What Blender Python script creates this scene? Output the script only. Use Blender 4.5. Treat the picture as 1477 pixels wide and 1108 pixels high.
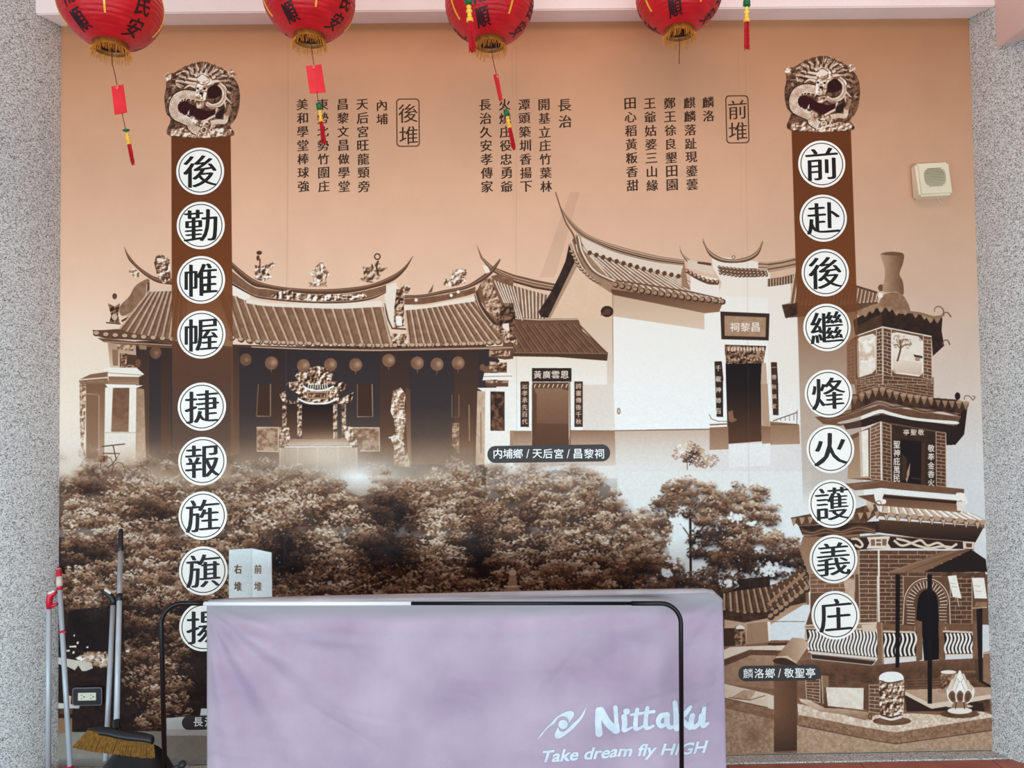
import bpy, bmesh, math, random
import numpy as np
from mathutils import Vector, Matrix

random.seed(7)
rng = np.random.default_rng(11)
PI = math.pi
for _o in list(bpy.data.objects):
    bpy.data.objects.remove(_o)
scene = bpy.context.scene
C = scene.collection

# ------------------------------------------------------------------ camera
EYE = 1.36                       # camera height above the floor
WALL_Y = 2.86                    # distance from camera to the printed wall
F_PX = 1060.0                    # focal length for a 1477 px wide frame
YAW, PITCH, ROLL = -0.0097393, 0.02981586, 0.01369699


def _rot():
    c, s = math.cos, math.sin
    rz = np.array([[c(YAW), -s(YAW), 0], [s(YAW), c(YAW), 0], [0, 0, 1]])
    rx = np.array([[1, 0, 0], [0, c(PITCH), -s(PITCH)], [0, s(PITCH), c(PITCH)]])
    ry = np.array([[c(ROLL), 0, s(ROLL)], [0, 1, 0], [-s(ROLL), 0, c(ROLL)]])
    return rz @ rx @ ry


ROT = _rot()
cam_data = bpy.data.cameras.new('camera')
cam_data.sensor_fit = 'HORIZONTAL'
cam_data.sensor_width = 36.0
cam_data.lens = 36.0 * F_PX / 1477.0
cam_data.clip_start = 0.02
cam = bpy.data.objects.new('camera', cam_data)
C.objects.link(cam)
_R = Matrix([[ROT[0][0], ROT[0][2], -ROT[0][1]],
             [ROT[1][0], ROT[1][2], -ROT[1][1]],
             [ROT[2][0], ROT[2][2], -ROT[2][1]]])
cam.matrix_world = Matrix.Translation((0, 0, EYE)) @ _R.to_4x4()
scene.camera = cam

# ------------------------------------------------------------------ world, lights, exposure
world = bpy.data.worlds.new('world')
scene.world = world
world.use_nodes = True
world.node_tree.nodes['Background'].inputs[0].default_value = (0.74, 0.88, 1.0, 1)
world.node_tree.nodes['Background'].inputs[1].default_value = 0.36


def area_light(name, loc, target, sx, sy, power, col):
    d = bpy.data.lights.new(name, 'AREA')
    d.shape = 'RECTANGLE'; d.size = sx; d.size_y = sy; d.energy = power; d.color = col
    o = bpy.data.objects.new(name, d)
    C.objects.link(o)
    o.location = loc
    o.rotation_euler = (Vector(target) - Vector(loc)).to_track_quat('-Z', 'Y').to_euler()
    return o


area_light('warm_upper_fill', (0.1, 0.7, 3.75), (0.05, 2.86, 2.2), 2.6, 0.5, 19, (1.0, 0.74, 0.56))  # added warm fill tinting the upper wall; no real lamp hangs here
area_light('cool_daylight', (-0.4, -2.0, 0.5), (0, 2.86, 0.8), 9.0, 0.9, 270, (0.64, 0.88, 1.0))
vs = scene.view_settings
vs.view_transform = 'Standard'
vs.look = 'None'
vs.gamma = 1
vs.use_curve_mapping = False
vs.exposure = 0.08


# ------------------------------------------------------------------ helpers
def ray(px, py):
    """World direction through a photograph pixel (measuring aid)."""
    q = np.array([(px - 738.5) / F_PX, 1.0, -(py - 554.0) / F_PX])
    return ROT @ q


def at(px, py, y):
    """The world point at depth y that was measured at a photograph pixel."""
    d = ray(px, py)
    return Vector((d[0] / d[1] * y, y, EYE + d[2] / d[1] * y))


def tag(o, label=None, cat=None, group=None, kind=None):
    if label: o['label'] = label
    if cat: o['category'] = cat
    if group: o['group'] = group
    if kind: o['kind'] = kind
    return o


def empty(name, loc=(0, 0, 0), rot=(0, 0, 0), parent=None):
    o = bpy.data.objects.new(name, None)
    o.empty_display_size = 0.05
    C.objects.link(o)
    o.location = loc
    o.rotation_euler = rot
    if parent: o.parent = parent
    return o


def mesh_obj(name, me, mat=None, parent=None, loc=(0, 0, 0)):
    o = bpy.data.objects.new(name, me)
    if mat and not me.materials: me.materials.append(mat)
    C.objects.link(o)
    o.location = loc
    if parent: o.parent = parent
    return o


def bm_obj(name, bm, mat=None, parent=None, smooth=False, loc=(0, 0, 0)):
    me = bpy.data.meshes.new(name)
    bmesh.ops.recalc_face_normals(bm, faces=bm.faces[:])
    bm.to_mesh(me); bm.free()
    if smooth:
        me.polygons.foreach_set('use_smooth', [True] * len(me.polygons))
    return mesh_obj(name, me, mat, parent, loc)


def add_box(bm, x0, x1, y0, y1, z0, z1, bev=0.0, segs=2, mat=None):
    r = bmesh.ops.create_cube(bm, size=1)
    v = r['verts']
    bmesh.ops.scale(bm, verts=v, vec=(x1 - x0, y1 - y0, z1 - z0))
    bmesh.ops.translate(bm, verts=v, vec=((x0 + x1) / 2, (y0 + y1) / 2, (z0 + z1) / 2))
    if mat is not None:
        bmesh.ops.transform(bm, matrix=mat, verts=v)
    if bev:
        es = list({e for q in v for e in q.link_edges})
        bmesh.ops.bevel(bm, geom=es, offset=bev, segments=segs, affect='EDGES', profile=0.5)
    return v


def add_tube(bm, pts, r, n=12, cap=True, r_list=None):
    pts = [Vector(p) for p in pts]
    rings = []
    up = None
    for i, p in enumerate(pts):
        t = (pts[min(i + 1, len(pts) - 1)] - pts[max(i - 1, 0)]).normalized()
        if up is None:
            up = Vector((0, 0, 1)) if abs(t.z) < 0.9 else Vector((1, 0, 0))
        a = t.cross(up).normalized(); up = a.cross(t).normalized()
        rr = r_list[i] if r_list else r
        rings.append([bm.verts.new(p + (a * math.cos(2 * PI * k / n) + up * math.sin(2 * PI * k / n)) * rr) for k in range(n)])
    for A, B in zip(rings, rings[1:]):
        for k in range(n):
            bm.faces.new((A[k], A[(k + 1) % n], B[(k + 1) % n], B[k]))
    if cap:
        bm.faces.new(rings[0][::-1]); bm.faces.new(rings[-1])


def add_lathe(bm, prof, n=48, centre=(0, 0, 0), wob=None):
    rings = []
    for (r, z) in prof:
        ring = []
        for k in range(n):
            a = 2 * PI * k / n
            rr = r * (1 + (wob(a, z) if wob else 0))
            ring.append(bm.verts.new((centre[0] + rr * math.cos(a), centre[1] + rr * math.sin(a), centre[2] + z)))
        rings.append(ring)
    for A, B in zip(rings, rings[1:]):
        for k in range(n):
            bm.faces.new((A[k], A[(k + 1) % n], B[(k + 1) % n], B[k]))
    return rings


def lin(c):
    """sRGB 0..255 -> linear"""
    out = []
    for v in c[:3]:
        v = v / 255.0
        out.append(v / 12.92 if v <= 0.04045 else ((v + 0.055) / 1.055) ** 2.4)
    return tuple(out) + (1.0,)


def new_mat(name, col=(200, 200, 200), rough=0.6, metal=0.0, spec=0.5, coat=0.0):
    m = bpy.data.materials.new(name)
    m.use_nodes = True
    b = m.node_tree.nodes['Principled BSDF']
    b.inputs['Base Color'].default_value = lin(col)
    b.inputs['Roughness'].default_value = rough
    b.inputs['Metallic'].default_value = metal
    b.inputs['Specular IOR Level'].default_value = spec
    b.inputs['Coat Weight'].default_value = coat
    return m


def noise_mat(name, c1, c2, scale=20, rough=0.6, bump=0.0, detail=4, stretch=(1, 1, 1), metal=0.0, spec=0.4, bscale=None, lo=0.35, hi=0.65):
    m = new_mat(name, c1, rough, metal, spec)
    nt = m.node_tree; N = nt.nodes; L = nt.links
    b = N['Principled BSDF']
    tc = N.new('ShaderNodeTexCoord'); mp = N.new('ShaderNodeMapping'); mp.inputs['Scale'].default_value = stretch
    nz = N.new('ShaderNodeTexNoise'); nz.inputs['Scale'].default_value = scale; nz.inputs['Detail'].default_value = detail
    cr = N.new('ShaderNodeValToRGB')
    cr.color_ramp.elements[0].position = lo; cr.color_ramp.elements[1].position = hi
    cr.color_ramp.elements[0].color = lin(c1); cr.color_ramp.elements[1].color = lin(c2)
    L.new(tc.outputs['Object'], mp.inputs[0]); L.new(mp.outputs[0], nz.inputs[0]); L.new(nz.outputs[0], cr.inputs[0]); L.new(cr.outputs[0], b.inputs['Base Color'])
    if bump:
        n2 = nz
        if bscale:
            n2 = N.new('ShaderNodeTexNoise'); n2.inputs['Scale'].default_value = bscale; L.new(mp.outputs[0], n2.inputs[0])
        bp = N.new('ShaderNodeBump'); bp.inputs['Strength'].default_value = 1.0; bp.inputs['Distance'].default_value = bump
        L.new(n2.outputs[0], bp.inputs['Height']); L.new(bp.outputs[0], b.inputs['Normal'])
    return m


# ---- lettering: outlines of the bundled font as triangles
_glyphs = {}


def glyph(ch, offset=0.0):
    """(verts Nx2 centred on the em box, tris Mx3) of one character, em = 1"""
    k = (ch, offset)
    if k in _glyphs: return _glyphs[k]
    cu = bpy.data.curves.new('t', 'FONT')
    cu.body = ch; cu.size = 1.0; cu.offset = offset; cu.resolution_u = 3; cu.fill_mode = 'FRONT'
    o = bpy.data.objects.new('t', cu); C.objects.link(o)
    dg = bpy.context.evaluated_depsgraph_get()
    me = bpy.data.meshes.new_from_object(o.evaluated_get(dg))
    me.calc_loop_triangles()
    v = np.array([x.co[:2] for x in me.vertices]) if len(me.vertices) else np.zeros((0, 2))
    t = np.array([tuple(x.vertices) for x in me.loop_triangles]) if len(me.loop_triangles) else np.zeros((0, 3), int)
    bpy.data.objects.remove(o); bpy.data.curves.remove(cu); bpy.data.meshes.remove(me)
    _glyphs[k] = (v, t)
    return v, t


def cjk(ch, heavy=0.0, rise=0.05, thin=0.0):
    """a Chinese character normalised to a unit box about 0, brush-like: uprights heavier than cross strokes, rising to the right"""
    v, t = glyph(ch, thin)
    if not len(v): return v, t
    lo, hi = v.min(0), v.max(0)
    c = (lo + hi) / 2
    s = max(hi - lo)
    q = (v - c) / max(s, 0.55)
    q = q.copy(); q[:, 1] += rise * q[:, 0]
    if heavy:
        vs_, ts_ = [], []
        for k, dx in enumerate((-heavy, 0, heavy)):
            vs_.append(q + [dx, -0.15 * dx]); ts_.append(t + k * len(q))
        return np.concatenate(vs_), np.concatenate(ts_)
    return q, t


def latin(s, offset=0.0, shear=0.0):
    v, t = glyph(s, offset)
    v = v.copy(); v[:, 0] += shear * v[:, 1]
    return v, t

# ------------------------------------------------------------------ the print on the wall
# The poster is flat print: it is drawn here as colour on the plane of the wall, in wall coordinates.
MX0, MX1 = -1.72313259, 1.86424252
MZ0, MZ1 = EYE - 1.35193242, EYE + 1.51801972
PPM = 560.0
CW, CH = int((MX1 - MX0) * PPM), int((MZ1 - MZ0) * PPM)
KS = PPM / (F_PX / WALL_Y)          # canvas px per measured px


def M(p):
    """measured points -> canvas pixels on the wall plane"""
    p = np.atleast_2d(np.asarray(p, float))
    q = np.stack([(p[:, 0] - 738.5) / F_PX, np.ones(len(p)), -(p[:, 1] - 554.0) / F_PX], 1) @ ROT.T
    x = q[:, 0] / q[:, 1] * WALL_Y; z = EYE + q[:, 2] / q[:, 1] * WALL_Y
    return np.stack([(x - MX0) * PPM, (MZ1 - z) * PPM], 1)


def Zp(ox, oy, pts, k=3.992):
    return [(ox + x / k, oy + y / k) for x, y in pts]


_rv = [0, .12, .25, .4, .55, .7, .82, .92, 1.0]
_rc = np.array([(30, 28, 34), (56, 43, 40), (92, 66, 52), (128, 94, 74), (162, 126, 102), (198, 164, 138), (222, 194, 170), (240, 226, 210), (250, 246, 240)], float)


def tone(v):
    if not np.isscalar(v) and len(np.shape(v)) == 1 and len(v) == 3 and max(v) > 1.5: return np.asarray(v, float)
    v = np.clip(v, 0, 1)
    return np.stack([np.interp(v, _rv, _rc[:, k]) for k in range(3)], -1)


def vnoise(h, w, cell, r=rng):
    gh, gw = int(h / cell) + 3, int(w / cell) + 3
    g = r.random((gh, gw)).astype(np.float32)
    y = np.arange(h) / cell; x = np.arange(w) / cell
    yi = y.astype(int); xi = x.astype(int)
    fy = (y - yi)[:, None]; fx = (x - xi)[None]
    fy = fy * fy * (3 - 2 * fy); fx = fx * fx * (3 - 2 * fx)
    a = g[yi][:, xi]; b = g[yi][:, xi + 1]; c = g[yi + 1][:, xi]; d = g[yi + 1][:, xi + 1]
    return (a * (1 - fx) + b * fx) * (1 - fy) + (c * (1 - fx) + d * fx) * fy


def fbm(h, w, cell, n=3):
    o = np.zeros((h, w), np.float32); a = 1; s = 0
    for i in range(n):
        o += a * vnoise(h, w, max(cell, 1.01)); s += a; a *= .55; cell /= 2.1
    return o / s - 0.5


cv = np.zeros((CH, CW, 3), np.float32)
NA = [fbm(CH, CW, c, 3) for c in (4.5, 9, 22)]
_f0 = fbm(CH, CW, 7.5, 3)
EMB = _f0 - np.roll(_f0, (3, 3), (0, 1))
EMB /= EMB.std()
NB = [fbm(CH, CW, 3.2, 2), fbm(CH, CW, 60, 3)]


def cover(P):
    """anti-aliased coverage of canvas polygon P: (mask, y0, y1, x0, x1)"""
    x0 = max(int(P[:, 0].min()) - 1, 0); x1 = min(int(P[:, 0].max()) + 2, CW)
    y0 = max(int(P[:, 1].min()) - 1, 0); y1 = min(int(P[:, 1].max()) + 2, CH)
    if x1 <= x0 or y1 <= y0: return None
    w = x1 - x0; acc = np.zeros((y1 - y0, w + 1), np.float32)
    SS = 3
    xe = np.arange(x0, x1 + 1)
    for s in range(SS):
        ys = np.arange(y0, y1) + (s + .5) / SS
        A = P; B = np.roll(P, -1, 0)
        ya, yb = A[:, 1], B[:, 1]
        for i in range(len(P)):
            if ya[i] == yb[i]: continue
            lo, hi = (ya[i], yb[i]) if ya[i] < yb[i] else (yb[i], ya[i])
            r0 = int(np.searchsorted(ys, lo)); r1 = int(np.searchsorted(ys, hi))
            if r1 <= r0: continue
            xs = A[i, 0] + (ys[r0:r1] - ya[i]) / (yb[i] - ya[i]) * (B[i, 0] - A[i, 0]) - x0
            xs = np.clip(xs, 0, w)
            sg = 1.0 if yb[i] > ya[i] else -1.0
            xi = np.minimum(xs.astype(int), w - 1); fr = xs - xi
            rr = np.arange(r0, r1)
            np.add.at(acc, (rr, xi), sg * (1 - fr)); np.add.at(acc, (rr, xi + 1), sg * fr)
    m = np.abs(np.cumsum(acc[:, :w], 1)) / SS
    return np.clip(m, 0, 1), y0, y1, x0, x1


def blend(m, y0, y1, x0, x1, col, a=1.0):
    m = (m * a)[..., None]
    cv[y0:y1, x0:x1] = cv[y0:y1, x0:x1] * (1 - m) + np.asarray(col, np.float32) * m


def cpoly(P, v, a=1.0, amp=0.0, tex=1):
    r = cover(P)
    if r is None: return
    m, y0, y1, x0, x1 = r
    if amp:
        n = (NA[tex] if tex < 3 else NB[0])[y0:y1, x0:x1]
        if not np.isscalar(v):
            col = np.asarray(v, float) * (1 + amp * 2 * n[..., None])
        else:
            col = tone(v + amp * 2 * n)
    else:
        col = tone(v)
    blend(m, y0, y1, x0, x1, col, a)


def poly(pts, v, a=1.0, amp=0.0, tex=1):
    cpoly(M(pts), v, a, amp, tex)


def gpoly(pts, v0, v1, a0=1.0, a1=1.0, amp=0.0, tex=1, horiz=False):
    """gradient fill, top to bottom"""
    P = M(pts); r = cover(P)
    if r is None: return
    m, y0, y1, x0, x1 = r
    if horiz: t = np.broadcast_to((np.arange(x0, x1) - P[:, 0].min()) / np.ptp(P[:, 0]), m.shape)
    else: t = np.broadcast_to(((np.arange(y0, y1) - P[:, 1].min()) / np.ptp(P[:, 1]))[:, None], m.shape)
    t = np.clip(t, 0, 1)
    n = amp * 2 * NA[tex][y0:y1, x0:x1] if amp else 0
    if np.isscalar(v0): col = tone(v0 + (v1 - v0) * t + n)
    else: col = (np.asarray(v0, float) * (1 - t[..., None]) + np.asarray(v1, float) * t[..., None]) * (1 + (n[..., None] if amp else 0))
    blend(m * (a0 + (a1 - a0) * t), y0, y1, x0, x1, col)


def carve(pts, dark=.2, light=.85, tex=0, a=1.0, gain=3.0, bias=0.0):
    """relief-like ornament: high-contrast mottling inside an outline"""
    P = M(pts); r = cover(P)
    if r is None: return
    m, y0, y1, x0, x1 = r
    if tex == 0: n = np.clip(.52 + gain * .12 * EMB[y0:y1, x0:x1] + gain * .35 * NA[1][y0:y1, x0:x1] + bias, 0, 1)
    else: n = np.clip(.5 + gain * NA[tex][y0:y1, x0:x1] + bias, 0, 1)
    blend(m, y0, y1, x0, x1, tone(dark + (light - dark) * n), a)


def res(pts, n):
    p = np.asarray(pts, float); d = np.r_[0, np.cumsum(np.hypot(*np.diff(p, axis=0).T))]
    t = np.linspace(0, d[-1], n)
    return np.stack([np.interp(t, d, p[:, 0]), np.interp(t, d, p[:, 1])], 1)


def sm(pts, n=8, closed=False):
    """smooth curve through points"""
    p = [np.asarray(q, float) for q in pts]
    if closed: p = [p[-1]] + p + [p[0], p[1]]
    else: p = [2 * p[0] - p[1]] + p + [2 * p[-1] - p[-2]]
    out = []
    for i in range(1, len(p) - 2):
        for k in range(n):
            t = k / n
            out.append(.5 * ((2 * p[i]) + (-p[i - 1] + p[i + 1]) * t + (2 * p[i - 1] - 5 * p[i] + 4 * p[i + 1] - p[i + 2]) * t * t + (-p[i - 1] + 3 * p[i] - 3 * p[i + 1] + p[i + 2]) * t ** 3))
    if not closed: out.append(p[-2])
    return [tuple(q) for q in out]


def line(pts, w, v, a=1.0, taper=None, amp=0):
    """stroke of width w (measured px); taper = (w_start, w_end) factors"""
    P = M(pts); n = len(P)
    if n < 2: return
    T = np.gradient(P, axis=0); L = np.hypot(T[:, 0], T[:, 1]); L[L == 0] = 1
    N = np.stack([-T[:, 1] / L, T[:, 0] / L], 1)
    ws = np.full(n, w * KS / 2) if taper is None else np.linspace(taper[0], taper[1], n) * w * KS / 2
    ws = np.maximum(ws, .25)[:, None]
    Q = np.concatenate([P + N * ws, (P - N * ws)[::-1]])
    cpoly(Q, v, a, amp)


def band(top, bot, stripes, n=40, a=1.0, amp=0.0):
    """long strips between two curves: stripes = [(t0, t1, tone)]"""
    A, B = res(top, n), res(bot, n)
    for t0, t1, v in stripes:
        P = A + (B - A) * t0; Q = A + (B - A) * t1
        poly(np.concatenate([P, Q[::-1]]), v, a, amp)


def tiles(top, bot, n, base=.42, light=.68, dark=.22, w=2.4, caps=True, amp=.07, cap=3.2, rows=0):
    """a tiled roof slope: pan field, raised ribs and round eave ends"""
    A, B = res(top, 60), res(bot, 60)
    poly(np.concatenate([A, B[::-1]]), base, 1, amp, 1)
    if rows:
        for k in range(1, rows):
            line(A + (B - A) * k / rows, .7, dark, .35)
    A, B = res(top, n + 1), res(bot, n + 1)
    for i in range(n + 1):
        d = B[i] - A[i]; u = np.array([1.0, 0.0])
        line([A[i] + u * w * .75, B[i] + u * w * .75], w * .8, dark, .75)
        line([A[i], B[i]], w, light, .9, amp=.1)
        line([A[i] - u * w * .2, B[i] - u * w * .2], w * .35, min(light + .14, 1), .7)
    if caps:
        for i in range(n + 1):
            ell(B[i][0], B[i][1] + .6, cap, cap * .9, dark)
            ell(B[i][0] - .3, B[i][1] - .2, cap * .8, cap * .7, light)


def ell(cx, cy, rx, ry, v, a=1.0, rot=0.0, amp=0, n=14):
    t = np.arange(n) * 2 * PI / n
    x, y = rx * np.cos(t), ry * np.sin(t)
    c, s = math.cos(rot), math.sin(rot)
    poly(np.stack([cx + x * c - y * s, cy + x * s + y * c], 1), v, a, amp)


def ring(cx, cy, r, w, v, a=1.0, n=28, a0=0, a1=2 * PI, ry=None):
    t = np.linspace(a0, a1, n)
    line(np.stack([cx + r * np.cos(t), cy + (ry or r) * np.sin(t)], 1), w, v, a)


def glow(cx, cy, rx, ry, v, a=1.0):
    c = M([(cx, cy)])[0]; RX, RY = rx * KS, ry * KS
    x0, x1 = max(int(c[0] - 2.2 * RX), 0), min(int(c[0] + 2.2 * RX), CW)
    y0, y1 = max(int(c[1] - 2.2 * RY), 0), min(int(c[1] + 2.2 * RY), CH)
    if x1 <= x0 or y1 <= y0: return
    X = (np.arange(x0, x1) - c[0]) / RX; Y = (np.arange(y0, y1) - c[1]) / RY
    d = X[None] ** 2 + Y[:, None] ** 2
    m = np.clip(np.exp(-d * 1.4) - .0012, 0, 1)
    blend(m, y0, y1, x0, x1, tone(v), a)


def bricks(q, rows, cols, vb=.3, vm=.78, w=.9, amp=.08, edge=True):
    """brick field in the quadrilateral q = (tl, tr, br, bl)"""
    q = [np.asarray(p, float) for p in q]
    poly(q, vb, 1, amp, 0)

    def B(u, v): return (q[0] * (1 - u) + q[1] * u) * (1 - v) + (q[3] * (1 - u) + q[2] * u) * v
    for r in range(rows + 1):
        line([B(0, r / rows), B(1, r / rows)], w, vm, .85)
        if r < rows:
            for c in range(cols + 1):
                u = (c + (.5 if r % 2 else 0)) / cols
                if 0.02 < u < 0.98: line([B(u, r / rows), B(u, (r + 1) / rows)], w, vm, .8)
    if edge:
        line([q[0], q[3]], w * 1.2, vm); line([q[1], q[2]], w * 1.2, vm)


def word(s, cx, cy, size, v, a=1.0, step=None, vert=True, heavy=0.0, squash=1.0):
    """painted sign writing"""
    step = step or size * 1.1
    for i, ch in enumerate(s):
        vx, t = cjk(ch, heavy, 0)
        x = cx + (0 if vert else i * step); y = cy + (i * step if vert else 0)
        P = M(np.stack([x + vx[:, 0] * size * squash, y - vx[:, 1] * size], 1))
        for tri in t: cpoly(P[tri], v, a)


_g1 = fbm(CH, CW, 34, 2); _g1 = _g1 - np.roll(_g1, (12, 4), (0, 1)); _g2 = fbm(CH, CW, 15, 2)
CLP = _g1 / _g1.std() * .62 + _g2 / _g2.std() * .62
_st = []
for _k in range(40):
    _r = rng.uniform(1.6, 4.0) * KS * .72; _e = rng.uniform(.32, .62); _t = rng.uniform(-.9, .9)
    _n = int(_r + 2); _yy, _xx = np.mgrid[-_n:_n + 1, -_n:_n + 1]
    _u = _xx * math.cos(_t) + _yy * math.sin(_t); _v = -_xx * math.sin(_t) + _yy * math.cos(_t)
    _d = np.sqrt((_u / _r) ** 2 + (_v / (_r * _e)) ** 2)
    _st.append(np.clip((1.08 - _d) * _r * .6, 0, 1).astype(np.float32))


def leaves(n, inside, bright, spread=.16, alpha=None, clump=.32):
    """scattered printed foliage. inside(x, y) -> bool mask; bright(x, y) -> tone"""
    x0, y0, x1, y1 = inside[0]
    xs = rng.uniform(x0, x1, n * 3); ys = rng.uniform(y0, y1, n * 3)
    ok = inside[1](xs, ys); xs, ys = xs[ok][:n], ys[ok][:n]
    b = bright(xs, ys); rv = rng.normal(0, 1, len(xs))
    _c = M(np.stack([xs, ys], 1)); _ci = np.clip(_c[:, 1].astype(int), 0, CH - 1); _cj = np.clip(_c[:, 0].astype(int), 0, CW - 1)
    b = np.clip(b + clump * CLP[_ci, _cj] * (.25 + b), .03, .95)
    b = b + spread * rv * (0.35 + b)
    al = alpha(xs, ys) if alpha else np.ones(len(xs))
    # clusters: darker at the foot of each clump
    P = M(np.stack([xs, ys], 1))
    order = np.argsort(b + rng.normal(0, .07, len(xs)))
    ks = rng.integers(0, len(_st), len(xs))
    cols = tone(b)
    for i in order:
        s = _st[ks[i]]; h = s.shape[0] // 2
        cx, cy = int(P[i, 0]), int(P[i, 1])
        if cx - h < 0 or cy - h < 0 or cx + h + 1 > CW or cy + h + 1 > CH: continue
        sl = cv[cy - h:cy + h + 1, cx - h:cx + h + 1]
        m = (s * (al[i] * .9))[..., None]
        sl += (cols[i].astype(np.float32) - sl) * m


def clumps(n, inside, bright, alpha=None, rx=15, ry=10, per=34, skip=.1):
    """tree crowns: overlapping tufts, lit on top and dark at the foot, far ones first"""
    x0, y0, x1, y1 = inside[0]
    xs = rng.uniform(x0, x1, n * 3); ys = rng.uniform(y0, y1, n * 3)
    ok = inside[1](xs, ys); xs, ys = xs[ok][:n], ys[ok][:n]
    o = np.argsort(ys + rng.normal(0, 6, len(ys))); xs, ys = xs[o], ys[o]
    b = bright(xs, ys); al = alpha(xs, ys) if alpha else np.ones(len(xs))
    for i in range(len(xs)):
        s = rng.uniform(.6, 1.25); bi = b[i] * rng.uniform(.72, 1.3)
        if b[i] < skip and rng.random() < .7: continue
        a = rng.uniform(0, 2 * PI, per); r = np.sqrt(rng.random(per))
        px = xs[i] + rx * s * r * np.cos(a); py = ys[i] + ry * s * r * np.sin(a)
        glow(xs[i], ys[i] + 3 * s, rx * s * .8, ry * s * .75, bi * .42, .55 * al[i])
        h = (py - ys[i]) / (ry * s)
        t = np.clip(bi * (1.18 - .72 * h) + rng.normal(0, .075, per) * (.3 + bi), .03, .86)
        P = M(np.stack([px, py], 1)); cols = tone(t).astype(np.float32)
        for k in np.argsort(t + rng.normal(0, .12, per)):
            m0 = _st[rng.integers(0, len(_st))]; hh = m0.shape[0] // 2
            cx, cy = int(P[k, 0]), int(P[k, 1])
            if cx - hh < 0 or cy - hh < 0 or cx + hh + 1 > CW or cy + hh + 1 > CH: continue
            sl = cv[cy - hh:cy + hh + 1, cx - hh:cx + hh + 1]
            sl += (cols[k] - sl) * (m0 * (al[i] * .85))[..., None]


def pip(poly_pts):
    P = np.asarray(poly_pts, float)

    def f(x, y):
        c = np.zeros(len(x), bool); n = len(P)
        for i in range(n):
            x1_, y1_ = P[i]; x2_, y2_ = P[(i + 1) % n]
            if y1_ == y2_: continue
            k = ((y1_ > y) != (y2_ > y)) & (x < (x2_ - x1_) * (y - y1_) / (y2_ - y1_) + x1_)
            c ^= k
        return c
    return ((P[:, 0].min(), P[:, 1].min(), P[:, 0].max(), P[:, 1].max()), f)


def blobs(base, lst):
    def f(x, y):
        b = np.full(len(x), base, float)
        for cx, cy, rx, ry, dv in lst:
            b += dv * np.exp(-((x - cx) / rx) ** 2 - ((y - cy) / ry) ** 2)
        return np.clip(b, .02, .97)
    return f

# ---- sky of the print
_yy = np.arange(CH) / KS + 30
_xx = np.arange(CW) / KS + 88
_sk = np.stack([np.interp(_yy, [30, 90, 190, 300, 420, 520, 600, 660, 720, 1100], c) for c in
                ([184, 196, 214, 226, 230, 232, 234, 236, 236, 236],
                 [132, 145, 164, 179, 191, 204, 214, 226, 230, 230],
                 [100, 113, 132, 148, 164, 184, 200, 218, 226, 226])], -1)
cv[:] = _sk[:, None, :]
cv[:] *= np.interp(_xx, [88, 250, 900, 1400], [1.0, 1.02, 1.0, .93])[None, :, None]
_e = np.clip((_xx - 88) / 130, 0, 1)[None, :, None]
cv[:] = cv * (1 + .05 * (1 - _e) * np.clip((_yy - 200) / 300, 0, 1)[:, None, None])
cv[:] *= (1 + .035 * NB[1])[..., None]
glow(120, 560, 90, 120, (240, 224, 202), .6)
# faint diagonal band in the sky
poly([(822, 277), (836, 277), (800, 400), (778, 400)], .56, .18)

# ================= right hall behind (far roof)
Z = lambda pts: Zp(740, 277, pts)
Z2 = lambda pts: Zp(370, 277, pts)
# roof piece between left temple and right hall
tiles(Z2([(1370, 500), (1477, 540), (1600, 575), (1700, 600)]), Z2([(1420, 690), (1530, 745), (1640, 790), (1640, 745)]), 15, .5, .8, .3, 2.2, False)
band(Z2([(1265, 300), (1300, 375), (1360, 430), (1477, 475), (1600, 505), (1725, 530)]), Z2([(1268, 310), (1290, 380), (1350, 455), (1477, 520), (1600, 555), (1725, 575)]), [(0, 1, .36), (.25, .4, .7), (.55, .72, .62), (.85, 1, .2)])

# right hall: gable wall
poly(Z([(350, 300), (390, 420), (470, 500), (575, 590), (575, 930), (545, 930), (370, 740), (180, 740), (330, 420)]), (226, 192, 162), 1, .02)
gpoly(Z([(180, 730), (575, 730), (575, 1106), (0, 1106), (0, 950), (540, 950), (540, 900)]), (222, 190, 162), (228, 211, 195))
# verge dark diagonal
poly(Z([(322, 300), (355, 400), (340, 440), (270, 590), (200, 725), (160, 720), (145, 690), (215, 580), (265, 480), (300, 400)]), .16, 1, .06)
poly(Z([(355, 400), (372, 420), (215, 725), (200, 725)]), .62)
# gable parapet mouldings
for k, (a, b, v) in enumerate([(.0, 1, .62), (.1, .25, .86), (.4, .52, .3), (.65, .8, .85)]):
    band(Z([(360, 245), (372, 330), (420, 420), (490, 490), (580, 545), (650, 520)]), Z([(325, 300), (345, 345), (385, 440), (450, 510), (560, 580), (610, 560)]), [(a, b, v)])
for i in range(15):
    t = i / 14
    p = res(Z([(335, 345), (385, 440), (450, 500), (570, 560)]), 15)[i]
    ell(p[0], p[1], 3.6, 2.0, .25, 1, .4); ell(p[0] - .5, p[1] - .8, 2.8, 1.1, .72, 1, .4)
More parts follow.
